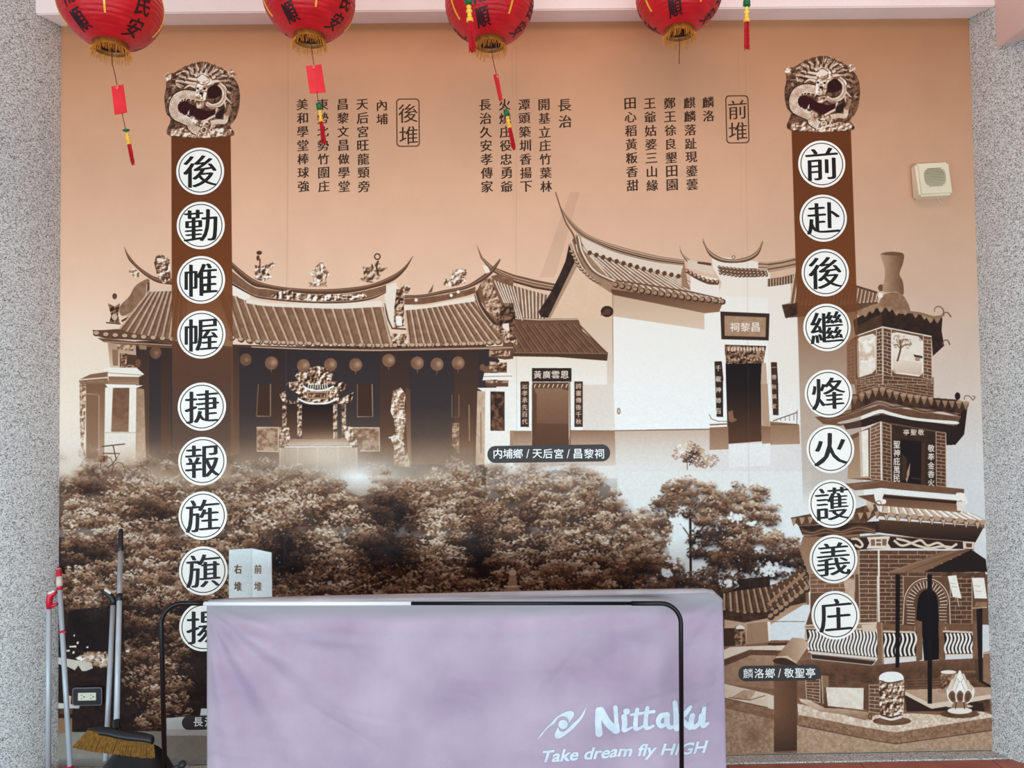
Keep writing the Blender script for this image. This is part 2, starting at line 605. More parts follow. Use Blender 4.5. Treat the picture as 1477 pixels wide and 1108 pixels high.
# white wall in front
gpoly(Z([(575, 590), (1100, 700), (1190, 690), (1190, 600), (1230, 430), (1477, 470), (1477, 1110), (575, 1110)]), (240, 228, 214), (244, 238, 230))
gpoly(Zp(1107, 554, [(0, -4), (190, -4), (190, 245), (0, 245)]), (240, 228, 216), (242, 236, 228)); gpoly(Zp(1107, 554, [(180, -4), (520, -4), (470, 220), (190, 330)]), (230, 214, 198), (226, 212, 198)); gpoly(Zp(1107, 554, [(12, 215), (180, 232), (185, 345), (14, 350)]), .5, .62)
line(Zp(1107, 554, [(30, 212), (165, 165), (168, 145), (168, 232), (20, 232)]), 1.3, .35)
for _x in (50, 75, 100, 125, 150): line(Zp(1107, 554, [(_x, 212), (_x, 212 - (_x - 30) * .35)]), .8, .4)
gpoly(Zp(740, 554, [(575, -10), (1477, -10), (1477, 262), (585, 268)]), (244, 238, 230), (246, 243, 238))
gpoly(Z([(572, 590), (1100, 700), (1100, 792), (572, 715)]), (206, 172, 144), (224, 196, 172))
line(Z([(572, 590), (575, 1106)]), 1, .55)
# main slope
poly(Z([(360, 245), (480, 285), (985, 405), (1010, 560), (1205, 640), (575, 592), (430, 470), (375, 360)]), .56, 1, .05)
tiles(sm(Z([(385, 300), (430, 345), (600, 400), (800, 450), (960, 490), (975, 500)])), sm(Z([(560, 500), (660, 530), (800, 560), (1000, 590), (1205, 640), (1207, 645)])), 17, .5, .78, .26, 2.6, False, .09)
gpoly(Z([(560, 560), (1205, 640), (1185, 690), (1100, 698), (575, 592)]), .3, .5)
for i in range(17):
    p = res(sm(Z([(590, 535), (700, 560), (800, 580), (900, 595), (1000, 610), (1100, 620), (1205, 632)])), 17)[i]
    ell(p[0], p[1], 4.4, 4.2, .2); ell(p[0] - .8, p[1] - .6, 3.2, 2.8, .6)
line(Z([(560, 505), (700, 525), (850, 548), (1000, 572), (1200, 612)]), 2.2, .36)
# white band + ridge
poly(Z([(375, 250), (410, 320), (430, 345), (560, 385), (760, 440), (960, 490), (985, 400), (800, 370), (600, 320), (480, 270)]), .86)
for i in range(14):
    p = res(Z([(440, 350), (560, 390), (760, 445), (950, 485)]), 14)[i]
    ell(p[0], p[1], 3.2, 3.6, .3, 1, .5)
band(sm(Z([(243, 0), (265, 70), (320, 150), (400, 225), (480, 268), (600, 310), (800, 362), (985, 392)])), sm(Z([(246, 20), (275, 95), (322, 180), (385, 250), (480, 300), (600, 350), (800, 400), (985, 424)])), [(0, 1, .4), (.1, .25, .8), (.45, .55, .78), (.6, .75, .2), (.78, .9, .7)], 60)
line(sm(Z([(243, 0), (262, 60), (300, 170), (345, 245), (360, 300)])), 2.2, .36, taper=(.6, 1.2))
band(sm(Z([(385, 250), (410, 350), (480, 450), (600, 510)])), sm(Z([(360, 260), (380, 350), (450, 460), (560, 520)])), [(0, 1, .5), (.2, .5, .9), (.7, .85, .25)])
# little stepped roofs, upper right
poly(Z([(970, 440), (1020, 560), (970, 545)]), .55)
poly(Z([(1020, 470), (1180, 500), (1190, 610), (1020, 570)]), (240, 226, 212))
band(sm(Z([(957, 310), (975, 355), (1030, 400), (1100, 435), (1140, 440)])), sm(Z([(962, 345), (985, 385), (1030, 430), (1090, 460), (1140, 470)])), [(0, 1, .42), (.2, .45, .82), (.6, .75, .25)])
band(sm(Z([(990, 440), (1050, 480), (1120, 505), (1180, 510)])), sm(Z([(990, 460), (1050, 500), (1120, 530), (1180, 535)])), [(0, 1, .35)])
for i in range(8):
    p = res(Z([(1000, 455), (1060, 488), (1120, 512), (1175, 518)]), 8)[i]; ell(p[0], p[1], 2.8, 3.2, .22); ell(p[0] - .5, p[1] - .6, 2, 2.2, .66)
poly(Z([(1000, 390), (1140, 410), (1160, 480), (1010, 440)]), .84)
band(sm(Z([(1060, 400), (1110, 405), (1140, 410)])), sm(Z([(1060, 412), (1110, 420), (1140, 425)])), [(0, 1, .3)])
poly(Z([(1140, 365), (1150, 440), (1200, 520), (1180, 600), (1477, 610), (1477, 420), (1400, 400)]), (238, 224, 208))
band(sm(Z([(1090, 265), (1120, 325), (1180, 370), (1265, 388), (1350, 372), (1405, 335), (1435, 278)])), sm(Z([(1092, 290), (1130, 365), (1190, 400), (1265, 408), (1350, 398), (1410, 360), (1438, 290)])), [(0, 1, .4), (.25, .5, .72), (.75, 1, .28)])
band(sm(Z([(1180, 430), (1290, 440), (1390, 440), (1450, 455)])), sm(Z([(1200, 470), (1290, 485), (1390, 490), (1450, 480)])), [(0, 1, .42)])
for r in range(3):
    for i in range(13):
        p = res(Z([(1185, 432 + r * 18), (1290, 444 + r * 20), (1450, 455 + r * 12)]), 13)[i]
        ell(p[0] + r, p[1], 2.3, 2.2, .2); ell(p[0] + r - .4, p[1] - .5, 1.6, 1.4, .68)
ring(*Z([(1268, 375)])[0], 2.2, .8, .3)
band(Z([(1410, 400), (1480, 405), (1640, 375)]), Z([(1410, 450), (1480, 452), (1640, 410)]), [(0, 1, .7), (.2, .35, .35), (.6, .7, .4)])
# right of the little roofs, runs behind the dark strip (1107..)
Y = lambda pts: Zp(1107, 277, pts)
gpoly(Y([(0, 500), (130, 520), (135, 640), (180, 660), (240, 700), (245, 1110), (0, 1110)]), (238, 224, 208), (240, 228, 216))
band(Y([(0, 405), (80, 395), (160, 375), (400, 340)]), Y([(0, 465), (80, 450), (160, 435), (400, 400)]), [(0, 1, .66), (.15, .3, .34), (.6, .75, .36)])
tiles(Y([(0, 500), (80, 490), (160, 470)]), Y([(0, 545), (80, 535), (160, 520)]), 10, .35, .7, .2, 1.6, False)
poly(Y([(80, 650), (170, 630), (500, 560), (640, 640), (500, 690), (170, 720), (100, 725)]), .34, 1, .1)
tiles(Y([(160, 440), (330, 480), (500, 540), (630, 585)]), Y([(130, 640), (300, 660), (500, 640), (620, 630)]), 22, .45, .72, .25, 2, True, cap=2.2)
line(Y([(400, 500), (500, 540), (630, 580)]), 3, .3)
poly(Y([(85, 655), (175, 635), (180, 700), (105, 728)]), .2, 1, .1)
gpoly(Y([(180, 720), (505, 700), (505, 1106), (180, 1106)]), (214, 186, 160), (230, 214, 198))
# plaque
poly(Z([(1192, 688), (1475, 700), (1470, 855), (1198, 848)]), .18); poly(Z([(1215, 712), (1455, 722), (1452, 835), (1217, 828)]), .6, 1, .05)
word('祠黎昌', *Z([(1275, 778)])[0], 13, .92, 1, step=15, vert=False, heavy=.02)
# door canopy + door
gpoly(Zp(740, 277, [(1222, 985), (1430, 985), (1425, 1110), (1225, 1110)]), .05, .08)
gpoly(Zp(740, 554, [(1225, -4), (1425, -4), (1430, 290), (1430, 330), (1235, 345)]), .07, .3)
carve(Z([(1215, 880), (1455, 890), (1440, 985), (1225, 990)]), .12, .62, 0)
for i in range(12):
    x = 1240 + i * 18; ell(*Z([(x, 905)])[0], 1.8, 3.2, .8); ell(*Z([(x + 3, 960 + 8 * math.sin(i))])[0], 1.6, 1.4, .7)
line(Z([(1220, 882), (1455, 890)]), 1.5, .2)
poly(Zp(740, 277, [(1430, 985), (1455, 985), (1462, 1110), (1425, 1110)]), .72)
poly(Zp(740, 554, [(1425, 0), (1465, 0), (1477, 245), (1432, 240)]), .66)
# couplets by the right door
poly(Zp(740, 277, [(1158, 975), (1200, 975), (1210, 1735 - 650), (1162, 1085)]), .16); poly(Zp(740, 554, [(1162, -30), (1207, -30), (1208, 190), (1170, 188)]), .16)
word('千載神師百', *Zp(740, 277, [(1180, 1015)])[0], 8, .85, 1, 15.5, heavy=.03)
poly(Zp(1107, 277, [(18, 980), (52, 980), (60, 1110), (22, 1110)]), .2); poly(Zp(1107, 554, [(22, -2), (60, -2), (62, 180), (30, 178)]), .2)
word('一春秋鎮家', *Zp(1107, 277, [(36, 1010)])[0], 7, .75, 1, 14, heavy=.03)
# speaker horn
ell(*Z([(540, 688)])[0], 9.2, 8.2, .16); ell(*Z([(542, 690)])[0], 5, 5, .28); poly(Z([(500, 712), (520, 690), (530, 705)]), .3)
# dado
gpoly(Zp(740, 554, [(330, 266), (585, 268), (590, 470), (0, 470), (0, 270), (105, 270), (108, 355), (315, 355)]), .52, .74, 1, .5)
gpoly(Zp(740, 554, [(585, 268), (1130, 258), (1130, 470), (590, 470)]), (206, 180, 158), (230, 222, 214), 1, .3)
gpoly(Zp(740, 554, [(1130, 250), (1237, 245), (1240, 375), (1130, 380)]), .5, .62); gpoly(Zp(740, 554, [(1425, 240), (1480, 245), (1480, 340), (1432, 345)]), .46, .6)
line(Zp(740, 554, [(330, 266), (585, 268), (1130, 260)]), 1.2, .36)
line(Zp(740, 554, [(1128, 175), (1140, 200), (1180, 215), (1230, 215)]), 1, .4); line(Zp(740, 554, [(1130, 235), (1232, 230)]), 2.2, .5)
poly(Zp(740, 554, [(1240, 345), (1480, 345), (1480, 470), (1240, 480)]), (240, 236, 230), .8)
poly(Zp(740, 554, [(1236, 160), (1262, 150), (1270, 195), (1290, 205), (1262, 222), (1240, 215)]), .45)
ell(*Zp(740, 554, [(607, 156)])[0], 2.8, 5, .6); ell(*Zp(740, 554, [(607, 156)])[0], 1.2, 2.5, .85)
poly(Zp(740, 554, [(538, 55), (566, 55), (566, 140), (538, 138)]), .62); ell(*Zp(740, 554, [(546, 88)])[0], 1.1, 1.6, .1)
# beneath the gable: shaded wall strip left of the corner
gpoly(Zp(740, 277, [(400, 965), (572, 930), (577, 1106), (400, 1106)]), (222, 196, 172), (228, 211, 195))
gpoly(Zp(740, 554, [(400, 0), (577, 0), (585, 268), (400, 266)]), (228, 212, 196), (232, 220, 208))

# middle wing (褒 .. door)
gpoly(Zp(740, 277, [(-200, 930), (540, 960), (540, 1110), (-200, 1110)]), (236, 218, 198), (242, 232, 220)); gpoly(Zp(740, 554, [(-150, 0), (400, 0), (400, 266), (330, 266), (-150, 268)]), (242, 234, 222), (246, 242, 236))
poly(Zp(740, 277, [(100, 740), (250, 742), (375, 735), (400, 800), (460, 850), (545, 925), (250, 935), (-60, 920), (-60, 740)]), .36, 1, .06)
for i in range(13):
    a = res(Z([(-70, 760), (375, 760)]), 13)[i]; b = res(Z([(20, 920), (540, 930)]), 13)[i]
    line([a, b], 1.5, .24); line([a + [1.4, 0], b + [1.4, 0]], .8, .55)
band(Z([(-60, 715), (150, 730), (370, 728)]), Z([(-60, 745), (150, 752), (375, 748)]), [(0, 1, .34), (.1, .4, .78)])
poly(Z([(-20, 920), (250, 930), (545, 925), (540, 972), (250, 950), (-60, 945)]), .24)
line(Z([(0, 925), (540, 930)]), 1.2, .5)
poly(Z([(108, 1014), (335, 1014), (335, 1092), (108, 1092)]), .14)
word('黃廣雲恩', *Z([(140, 1052)])[0], 11, .88, 1, 13, vert=False, heavy=.04)
# door middle
gpoly(Zp(740, 554, [(108, 0), (320, 0), (320, 355), (108, 355)]), .5, .34); gpoly(Zp(740, 554, [(108, 0), (135, 60), (135, 355), (108, 355)]), .32, .3); gpoly(Zp(740, 554, [(135, 225), (318, 230), (318, 355), (135, 355)]), .33, .3)
poly(Zp(740, 554, [(108, -10), (320, -10), (318, 40), (270, 22), (120, 26)]), .32)
for i in range(8): line(Zp(740, 554, [(120 + i * 26, 20), (130 + i * 26, 0)]), 1.6, .8)
line(Zp(740, 554, [(325, -20), (328, 355)]), 1.6, .45)
for x, s in ((66, '忠孝承先百代'), (376, '詩書傳後千秋')):
    poly(Zp(740, 277, [(x - 24, 1105), (x + 24, 1105), (x + 24, 1110), (x - 24, 1110)]), .2)
    poly(Zp(740, 554, [(x - 24, -15), (x + 24, -15), (x + 24, 247), (x - 24, 247)]), .2)
    word(s, *Zp(740, 554, [(x, 12)])[0], 8, .78, 1, 10.2, heavy=.04)
poly(Zp(740, 277, [(40, 1100), (92, 1100), (92, 1110), (40, 1110)]), .25)

# ================= left temple
A = lambda pts: Zp(0, 277, pts)
B4 = lambda pts: Zp(0, 554, pts)
B5 = lambda pts: Zp(370, 554, pts)
# dark interior
gpoly([(196, 492), (250, 492), (333, 500), (700, 498), (720, 520), (700, 700), (196, 700)], (62, 52, 54), (84, 74, 72))
for x0, x1, v in ((200, 215, .3), (232, 246, .26), (333, 345, .34), (392, 408, .22), (548, 590, .25), (655, 690, .27)):
    gpoly([(x0, 500), (x1, 500), (x1, 655), (x0, 655)], v * .7, v * 1.25, .6, .9)
gpoly([(333, 590), (700, 590), (700, 670), (333, 670)], .22, .42, 0, .75)
gpoly([(196, 600), (333, 600), (333, 690), (196, 690)], .22, .5, 0, .8)
# eave shadow beam
poly(A([(560, 840), (990, 880), (990, 900), (790, 890), (600, 865)]), .34); line(A([(600, 862), (990, 882)]), 1.5, .62)
# left outer pavilion
gpoly(A([(620, 870), (780, 880), (790, 1015), (635, 1015)]), .62, .82)
poly(A([(645, 905), (680, 910), (680, 1000), (650, 1000)]), .5); poly(A([(690, 930), (790, 940), (790, 1010), (690, 1010)]), .25)
carve(A([(695, 935), (730, 930), (728, 1000), (775, 985), (780, 1008), (695, 1008)]), .2, .8); carve(A([(672, 875), (770, 880), (768, 915), (675, 905)]), .3, .75)
poly(A([(800, 880), (845, 885), (842, 908), (802, 905)]), .55)
poly(A([(595, 1020), (620, 1010), (790, 1015), (830, 1050), (800, 1065), (620, 1062)]), .93); line(A([(605, 1040), (825, 1055)]), .8, .55)
poly(A([(520, 1050), (620, 1035), (620, 1085), (455, 1095), (455, 1080)]), .45); line(A([(455, 1082), (620, 1068)]), 2, .85)
gpoly(A([(460, 1095), (625, 1085), (625, 1110), (460, 1110)]), .5, .45)
gpoly(A([(625, 1062), (800, 1065), (800, 1110), (625, 1110)]), .45, .6)
# pavilion lower
gpoly(B4([(495, 0), (620, 0), (600, 450), (495, 450)]), .42, .62); poly(B4([(500, 60), (570, 65), (565, 430), (500, 430)]), .45, .7); line(B4([(500, 55), (570, 62), (568, 400)]), 1.2, .68)
carve(B4([(458, 0), (495, 0), (490, 250), (480, 330), (495, 450), (465, 350), (460, 200)]), .4, .9)
poly(B4([(605, 0), (825, 8), (790, 20), (620, 20)]), .96)
gpoly(B4([(605, 20), (790, 20), (800, 450), (770, 480), (600, 440)]), .93, .93)
gpoly(B4([(650, 22), (745, 22), (740, 275), (640, 275)]), .38, .48, amp=.08); line(B4([(605, 280), (800, 280)]), 1, .72)
gpoly(B4([(785, 20), (830, 30), (840, 440), (780, 460)]), .55, .74, amp=.08)
# left slope
poly(sm(A([(780, 540), (850, 500), (860, 530), (840, 600), (770, 695), (700, 712), (690, 660), (745, 600)]), 5, True), .48, 1, .08)
line(sm(A([(855, 520), (850, 590), (800, 680), (700, 745)])), 3, .3); line(sm(A([(845, 530), (835, 600), (780, 680), (700, 720)])), 1.2, .75)
tiles(sm(A([(865, 565), (925, 562), (1000, 562), (1060, 562)])), sm(A([(690, 790), (760, 820), (880, 838), (1060, 850)])), 9, .44, .66, .28, 3, False, .08)
band(sm(A([(865, 545), (930, 550), (1000, 545)])), sm(A([(860, 575), (930, 572), (1000, 570)])), [(0, 1, .82)])
band(sm(A([(530, 795), (600, 795), (690, 790), (760, 812), (1000, 850)])), sm(A([(560, 830), (620, 845), (740, 850), (860, 858), (1000, 880)])), [(0, 1, .32)])
for i in range(9):
    p = res(A([(555, 815), (625, 825), (740, 832), (860, 840), (990, 850)]), 9)[i]; ell(p[0], p[1], 5, 4, .25); ell(p[0], p[1] - 1, 4, 2.8, .7)
carve(A([(620, 640), (660, 660), (690, 640), (680, 710), (690, 755), (630, 750), (640, 710)]), .1, .55); ell(*A([(660, 600)])[0], 3.4, 4.4, .3); ell(*A([(660, 720)])[0], 4, 5, .75)
line(A([(610, 752), (695, 760)]), 1.6, .2)
carve(A([(740, 455), (770, 440), (800, 460), (800, 490), (770, 490)]), .4, .95)
band(sm(A([(713, 310), (740, 360), (790, 420), (850, 465), (900, 490), (1000, 500)])), sm(A([(722, 345), (745, 395), (800, 450), (850, 490), (910, 522), (1000, 535)])), [(0, 1, .36), (.3, .45, .55), (.85, 1, .22)])
carve(A([(885, 400), (905, 360), (940, 365), (975, 380), (985, 500), (940, 530), (905, 480)]), .25, .95)
# central slope
tops = sm(Zp(370, 277, [(-230, 560), (-100, 610), (0, 650), (150, 660), (450, 668), (720, 662)]))
bots = sm(Zp(370, 277, [(-140, 840), (0, 862), (300, 872), (600, 882), (740, 885), (775, 882)]))
poly(Zp(0, 277, [(1340, 500), (1450, 520), (1440, 600), (1390, 780), (1340, 800)]), .93); carve(Zp(0, 277, [(1335, 640), (1385, 660), (1380, 740), (1360, 770), (1335, 760)]), .15, .7)
tiles(tops, bots, 17, .46, .68, .32, 3.0, True, .08, 4.2, rows=0)
band(sm(Zp(370, 277, [(-60, 610), (0, 622), (100, 640), (300, 640), (500, 640), (720, 625)])), sm(Zp(370, 277, [(-60, 640), (0, 650), (100, 660), (300, 668), (500, 672), (725, 660)])), [(0, 1, .9)])
# roof end pier (white) and right slope
poly(Z2([(735, 545), (800, 520), (820, 560), (800, 700), (800, 780), (775, 770), (740, 640)]), .9); carve(Z2([(805, 560), (845, 560), (850, 770), (790, 785), (790, 690)]), .15, .8)
poly(Z2([(800, 715), (835, 715), (838, 770), (805, 770)]), .95)
line(Z2([(735, 640), (755, 730), (780, 785), (860, 790)]), 2.2, .25); line(Z2([(728, 600), (740, 700), (775, 830)]), 1.6, .85)
carve(Z2([(780, 815), (870, 815), (850, 880), (775, 880)]), .3, .9)
tiles(sm(Z2([(855, 670), (960, 668), (1080, 650), (1250, 625)])), sm(Z2([(880, 880), (1060, 880), (1240, 872), (1440, 860)])), 13, .46, .7, .28, 2.6, True, .08, 4.2)
band(sm(Z2([(850, 650), (960, 655), (1080, 635), (1255, 600)])), sm(Z2([(850, 682), (960, 672), (1080, 655), (1255, 630)])), [(0, 1, .9)])
# underside of eave
gpoly(Z2([(-140, 878), (300, 892), (600, 902), (1477, 886), (1477, 905), (600, 918), (-140, 892)]), .2, .4)
for _i in range(33):
    _p = res(sm(Z2([(-140, 842), (0, 862), (300, 874), (600, 884), (880, 884), (1240, 876), (1440, 864)])), 33)[_i]; ell(_p[0], _p[1], 4.4, 3.6, .26); ell(_p[0] - .2, _p[1] - .8, 3.6, 2.5, .72)
line(Z2([(-30, 892), (300, 905), (700, 912), (1300, 900), (1477, 895)]), 1.6, .72)
# right verge ridge
poly(Z2([(1255, 600), (1300, 640), (1340, 720), (1440, 840), (1477, 860), (1477, 500), (1400, 470), (1300, 500)]), .42, 1, .1)
tiles(Z2([(1370, 510), (1477, 545)]), Z2([(1450, 690), (1530, 740)]), 6, .5, .82, .3, 2, False)
band(sm(Z2([(1252, 590), (1275, 660), (1340, 760), (1440, 845)])), sm(Z2([(1270, 560), (1300, 650), (1370, 740), (1460, 830)])), [(0, 1, .3), (.2, .4, .78), (.6, .8, .2)])
carve(Z2([(1290, 520), (1350, 480), (1370, 560), (1420, 680), (1390, 735), (1320, 680)]), .3, .8, 0)
carve(Z2([(1380, 745), (1420, 640), (1477, 640), (1490, 720), (1470, 830), (1400, 790)]), .12, .5); poly(Z2([(1415, 760), (1450, 755), (1455, 800), (1418, 805)]), .9)
carve(Z2([(1340, 760), (1400, 770), (1500, 850), (1500, 880), (1430, 850)]), .2, .85)
# main ridge, swallow tails
band(sm(Zp(370, 277, [(-150, 395), (-100, 440), (-20, 500), (60, 530), (180, 550), (350, 560), (520, 552), (660, 530), (780, 480), (850, 430), (900, 368)])), sm(Zp(370, 277, [(-150, 430), (-100, 480), (-20, 540), (60, 555), (180, 575), (350, 588), (520, 582), (660, 555), (780, 515), (855, 450), (900, 372)])), [(0, 1, .34), (.15, .35, .5), (.7, .85, .2)], 60)
band(sm(Zp(370, 277, [(-150, 450), (-20, 545), (60, 560), (180, 578), (350, 592), (520, 586), (660, 560), (745, 535)])), sm(Zp(370, 277, [(-150, 530), (-20, 600), (60, 618), (180, 630), (350, 640), (520, 638), (660, 618), (745, 580)])), [(0, 1, .42), (.86, 1, .2), (.8, .86, .7)], 60, amp=.06)
carve(Z2([(80, 600), (130, 575), (200, 560), (210, 580), (330, 590), (520, 588), (560, 590), (610, 570), (635, 600), (600, 620), (350, 630), (110, 615)]), .2, .98, 0)
# figures on the ridge
carve(Z2([(-10, 420), (30, 430), (110, 395), (100, 430), (60, 460), (90, 490), (40, 515), (-10, 500)]), .2, .95); ell(*Z2([(15, 350)])[0], 4, 3, .25); ell(*Z2([(8, 380)])[0], 2.4, 4, .3); line(Z2([(20, 385), (18, 430)]), 2, .3)
carve(Z2([(300, 545), (300, 520), (330, 525), (325, 490), (305, 465), (330, 440), (375, 395), (395, 430), (420, 470), (400, 500), (405, 545)]), .45, .98)
ring(*Z2([(362, 492)])[0], 8, 1.2, .85); ell(*Z2([(362, 490)])[0], 4, 3.4, .3)
carve(Z2([(575, 490), (620, 495), (610, 430), (650, 435), (665, 410), (680, 450), (680, 400), (710, 410), (715, 440), (755, 435), (715, 465), (710, 495), (660, 525), (615, 515)]), .25, .85)
ring(*Z2([(695, 372)])[0], 4, 1.8, .22); line(Z2([(700, 395), (690, 430), (700, 480)]), 2.6, .24)
carve(Z2([(830, 530), (880, 540), (890, 575), (830, 600)]), .3, .9)
poly(Z2([(985, 585), (1018, 530), (1010, 575)]), .4)
carve(Z2([(1070, 535), (1085, 500), (1120, 500), (1130, 450), (1180, 440), (1215, 450), (1200, 490), (1210, 520), (1140, 545)]), .3, .95)
band(sm(Z2([(850, 595), (960, 590), (1080, 565), (1200, 540), (1280, 495), (1350, 440), (1402, 382)])), sm(Z2([(850, 612), (960, 606), (1080, 585), (1200, 560), (1290, 520), (1360, 465), (1403, 395)])), [(0, 1, .3), (.3, .5, .55)])
band(sm(Z2([(850, 615), (960, 608), (1080, 590), (1200, 565), (1260, 545)])), sm(Z2([(850, 648), (960, 645), (1080, 625), (1200, 600), (1260, 580)])), [(0, 1, .4)], amp=.1)
for x, y in ((918, 622), (1120, 595), (1160, 575)): ell(*Z2([(x, y)])[0], 2.4, 2.4, .95)
poly(Z2([(1300, 420), (1330, 430), (1345, 460), (1320, 470)]), .92)
# lanterns under the eave
for x, y in ((85, 985), (270, 1000), (425, 995), (570, 995), (760, 970), (925, 985), (1038, 992), (1160, 985)):
    p = Z2([(x, y)])[0]; ell(p[0], p[1], 9.4, 9.6, .42, 1, 0, .05, 20); glow(p[0] + 2.5, p[1] - 1, 5, 5, .66, .8); line([(p[0], p[1] + 9), (p[0], p[1] + 14)], 1, .45)
for x, y in ((895, 925), (1415, 965)):
    p = A([(x, y)])[0]; ell(p[0], p[1], 8.5, 9, .36, 1, 0, .05, 20); glow(p[0] + 1, p[1], 4, 4, .55, .7)
ell(*Z2([(1300, 1010)])[0], 4, 5, .4); ell(*A([(795, 985)])[0], 4, 6, .36)
# ornamental shrine
U = lambda pts: [(p[0], p[1]) for p in Zp(370, 554, pts)]
carve(Z2([(220, 1060), (240, 1035), (290, 1040), (300, 1015), (350, 1000), (400, 1015), (440, 1050), (430, 1090), (500, 1095), (520, 1110), (170, 1110), (180, 1095), (240, 1090)]), .15, .95)
carve(U([(130, 60), (165, 40), (175, 95), (230, 100), (245, 60), (190, 30), (185, 0), (250, 0), (270, 25), (430, 30), (445, 0), (515, 0), (510, 30), (470, 50), (475, 90), (560, 45), (545, 105), (480, 115), (440, 100), (350, 118), (250, 100), (220, 112), (155, 110)]), .15, .95)
line(sm(U([(265, 10), (300, 30), (350, 38), (400, 32), (445, 12)])), 2.6, .96); line(sm(U([(240, 85), (290, 108), (350, 114), (410, 108), (465, 85)])), 2.6, .96)
for i in range(9): line(U([(300 + i * 13, 0), (296 + i * 14, 28)]), 1.4, .9)
poly(U([(288, 42), (412, 42), (412, 88), (288, 88)]), .6); poly(U([(300, 52), (400, 52), (400, 78), (300, 78)]), .25); carve(U([(305, 58), (395, 58), (395, 76), (305, 76)]), .25, .9)
gpoly(U([(262, 118), (440, 118), (438, 312), (262, 312)]), .1, .24); gpoly(U([(262, 220), (438, 220), (438, 312), (262, 312)]), .14, .5, 0, .7)
for xa, xb in ((148, 172), (234, 260), (440, 464), (490, 514)): carve(U([(xa, 115), (xb, 115), (xb, 320), (xa, 320)]), .2, .85)
gpoly(U([(175, 118), (232, 118), (232, 300), (175, 320)]), .16, .3)
carve(U([(120, 250), (190, 250), (195, 350), (120, 360)]), .3, .95); carve(U([(500, 240), (560, 250), (590, 350), (520, 355)]), .3, .95)
gpoly(U([(190, 315), (520, 315), (530, 352), (185, 355)]), .5, .8); line(U([(160, 362), (550, 360)]), 2, .98)
gpoly(U([(130, 368), (580, 366), (585, 520), (130, 520)]), .82, .75, .75, .3)
for x in (130, 232, 345, 462, 570): gpoly(U([(x, 365), (x + 10, 365), (x + 10, 500), (x, 500)]), .9, .8, .6, .1)
# framed wall panels
for q in (((10, 0), (80, 0), (80, 185), (0, 185)), ((580, 0), (665, 0), (668, 188), (580, 188))):
    poly(U(q), .2); line(U([q[3], q[2], q[1]]), 1.4, .58)
    line(U([q[0], q[3]]), 1, .5)
for q in (((0, 250), (125, 250), (125, 390), (0, 385)), ((555, 252), (705, 252), (708, 385), (595, 385))):
    carve(U(q), .38, .66, 1); line(U([q[0], q[1], q[2], q[3]]), 2, .78)
# dragon column
carve(U([(785, 40), (830, 20), (858, 60), (850, 130), (862, 200), (850, 260), (845, 360), (870, 400), (885, 480), (790, 470), (790, 360), (770, 310), (800, 280), (790, 200), (770, 160)]), .4, .95, 0); gpoly(U([(858, 20), (885, 30), (890, 480), (870, 400), (858, 200)]), .3, .6, .8, .8)
line(U([(760, 310), (800, 300), (850, 350)]), 2, .95); line(U([(800, 190), (855, 200)]), 2, .95)
# door strips and right pier
for q in (((1125, 60), (1165, 60), (1165, 190), (1125, 190)),): line(U([q[0], q[3], q[2], q[1]]), 1, .5)
carve(U([(1125, 225), (1165, 225), (1165, 400), (1125, 350)]), .35, .7); line(U([(1222, 120), (1225, 330)]), 1.2, .62)
poly(Z2([(1335, 910), (1477, 905), (1477, 960), (1430, 965), (1335, 950)]), .3); carve(Z2([(1340, 915), (1460, 912), (1460, 945), (1340, 948)]), .25, .75)
poly(Z2([(1290, 1010), (1440, 980), (1440, 1040), (1310, 1040)]), .4); carve(Z2([(1340, 975), (1440, 985), (1440, 1035), (1340, 1030)]), .2, .8)
poly(Z2([(1310, 1042), (1455, 1042), (1460, 1060), (1475, 1075), (1300, 1085)]), .95); line(Z2([(1305, 1062), (1470, 1060)]), .8, .5)
carve(Z2([(1318, 1085), (1450, 1085), (1450, 1110), (1318, 1110)]), .3, .8); poly(Z2([(1455, 960), (1560, 960), (1560, 1110), (1455, 1110)]), (238, 222, 204), .0)
gpoly(U([(1270, 40), (1315, 40), (1315, 460), (1260, 470)]), .72, .75, amp=.08); line(U([(1290, 160), (1292, 400)]), 1.4, .4, .7)
poly(U([(1268, 22), (1450, 20), (1450, 35), (1300, 42)]), .95)
gpoly(U([(1315, 40), (1477, 36), (1477, 470), (1312, 480)]), .96, .96); carve(U([(1348, 45), (1425, 45), (1425, 268), (1348, 268)]), .16, .42, 1); line(U([(1348, 45), (1425, 45), (1425, 268), (1348, 268), (1348, 45)]), 1.2, .18)
poly(U([(1318, -5), (1448, -8), (1448, 15), (1325, 15)]), .32); poly(U([(1458, 268), (1480, 268), (1480, 355), (1458, 355)]), .6)
# mist over the feet of the buildings
for q in ([(1140, 655), (700, 655), (700, 740), (1140, 740)],): gpoly(q, (226, 216, 204), (228, 224, 218), 0, .9)
_r0, _r1 = int(M([(400, 590)])[0, 1]), int(M([(400, 760)])[0, 1]); _c1 = int(M([(706, 650)])[0, 0])
_t = np.interp(np.arange(_r0, _r1), [_r0, _r0 + (_r1 - _r0) * .25, _r0 + (_r1 - _r0) * .62, _r1], [0, .12, .82, .9])[:, None] * (1 + .5 * NB[1][_r0:_r1, :_c1])
_sd = np.clip((_c1 - np.arange(_c1)) / 40, 0, 1)[None]
blend(np.clip(_t, 0, 1) * _sd, _r0, _r1, 0, _c1, (204, 180, 156))
glow(520, 690, 52, 24, 1.0, .95); glow(470, 655, 60, 26, .9, .6); glow(190, 665, 26, 20, .8, .6)

# ================= foliage
def soft_fill(pts, v, amp, a=1.0, tex=1):
    poly(pts, v, a, amp, tex)


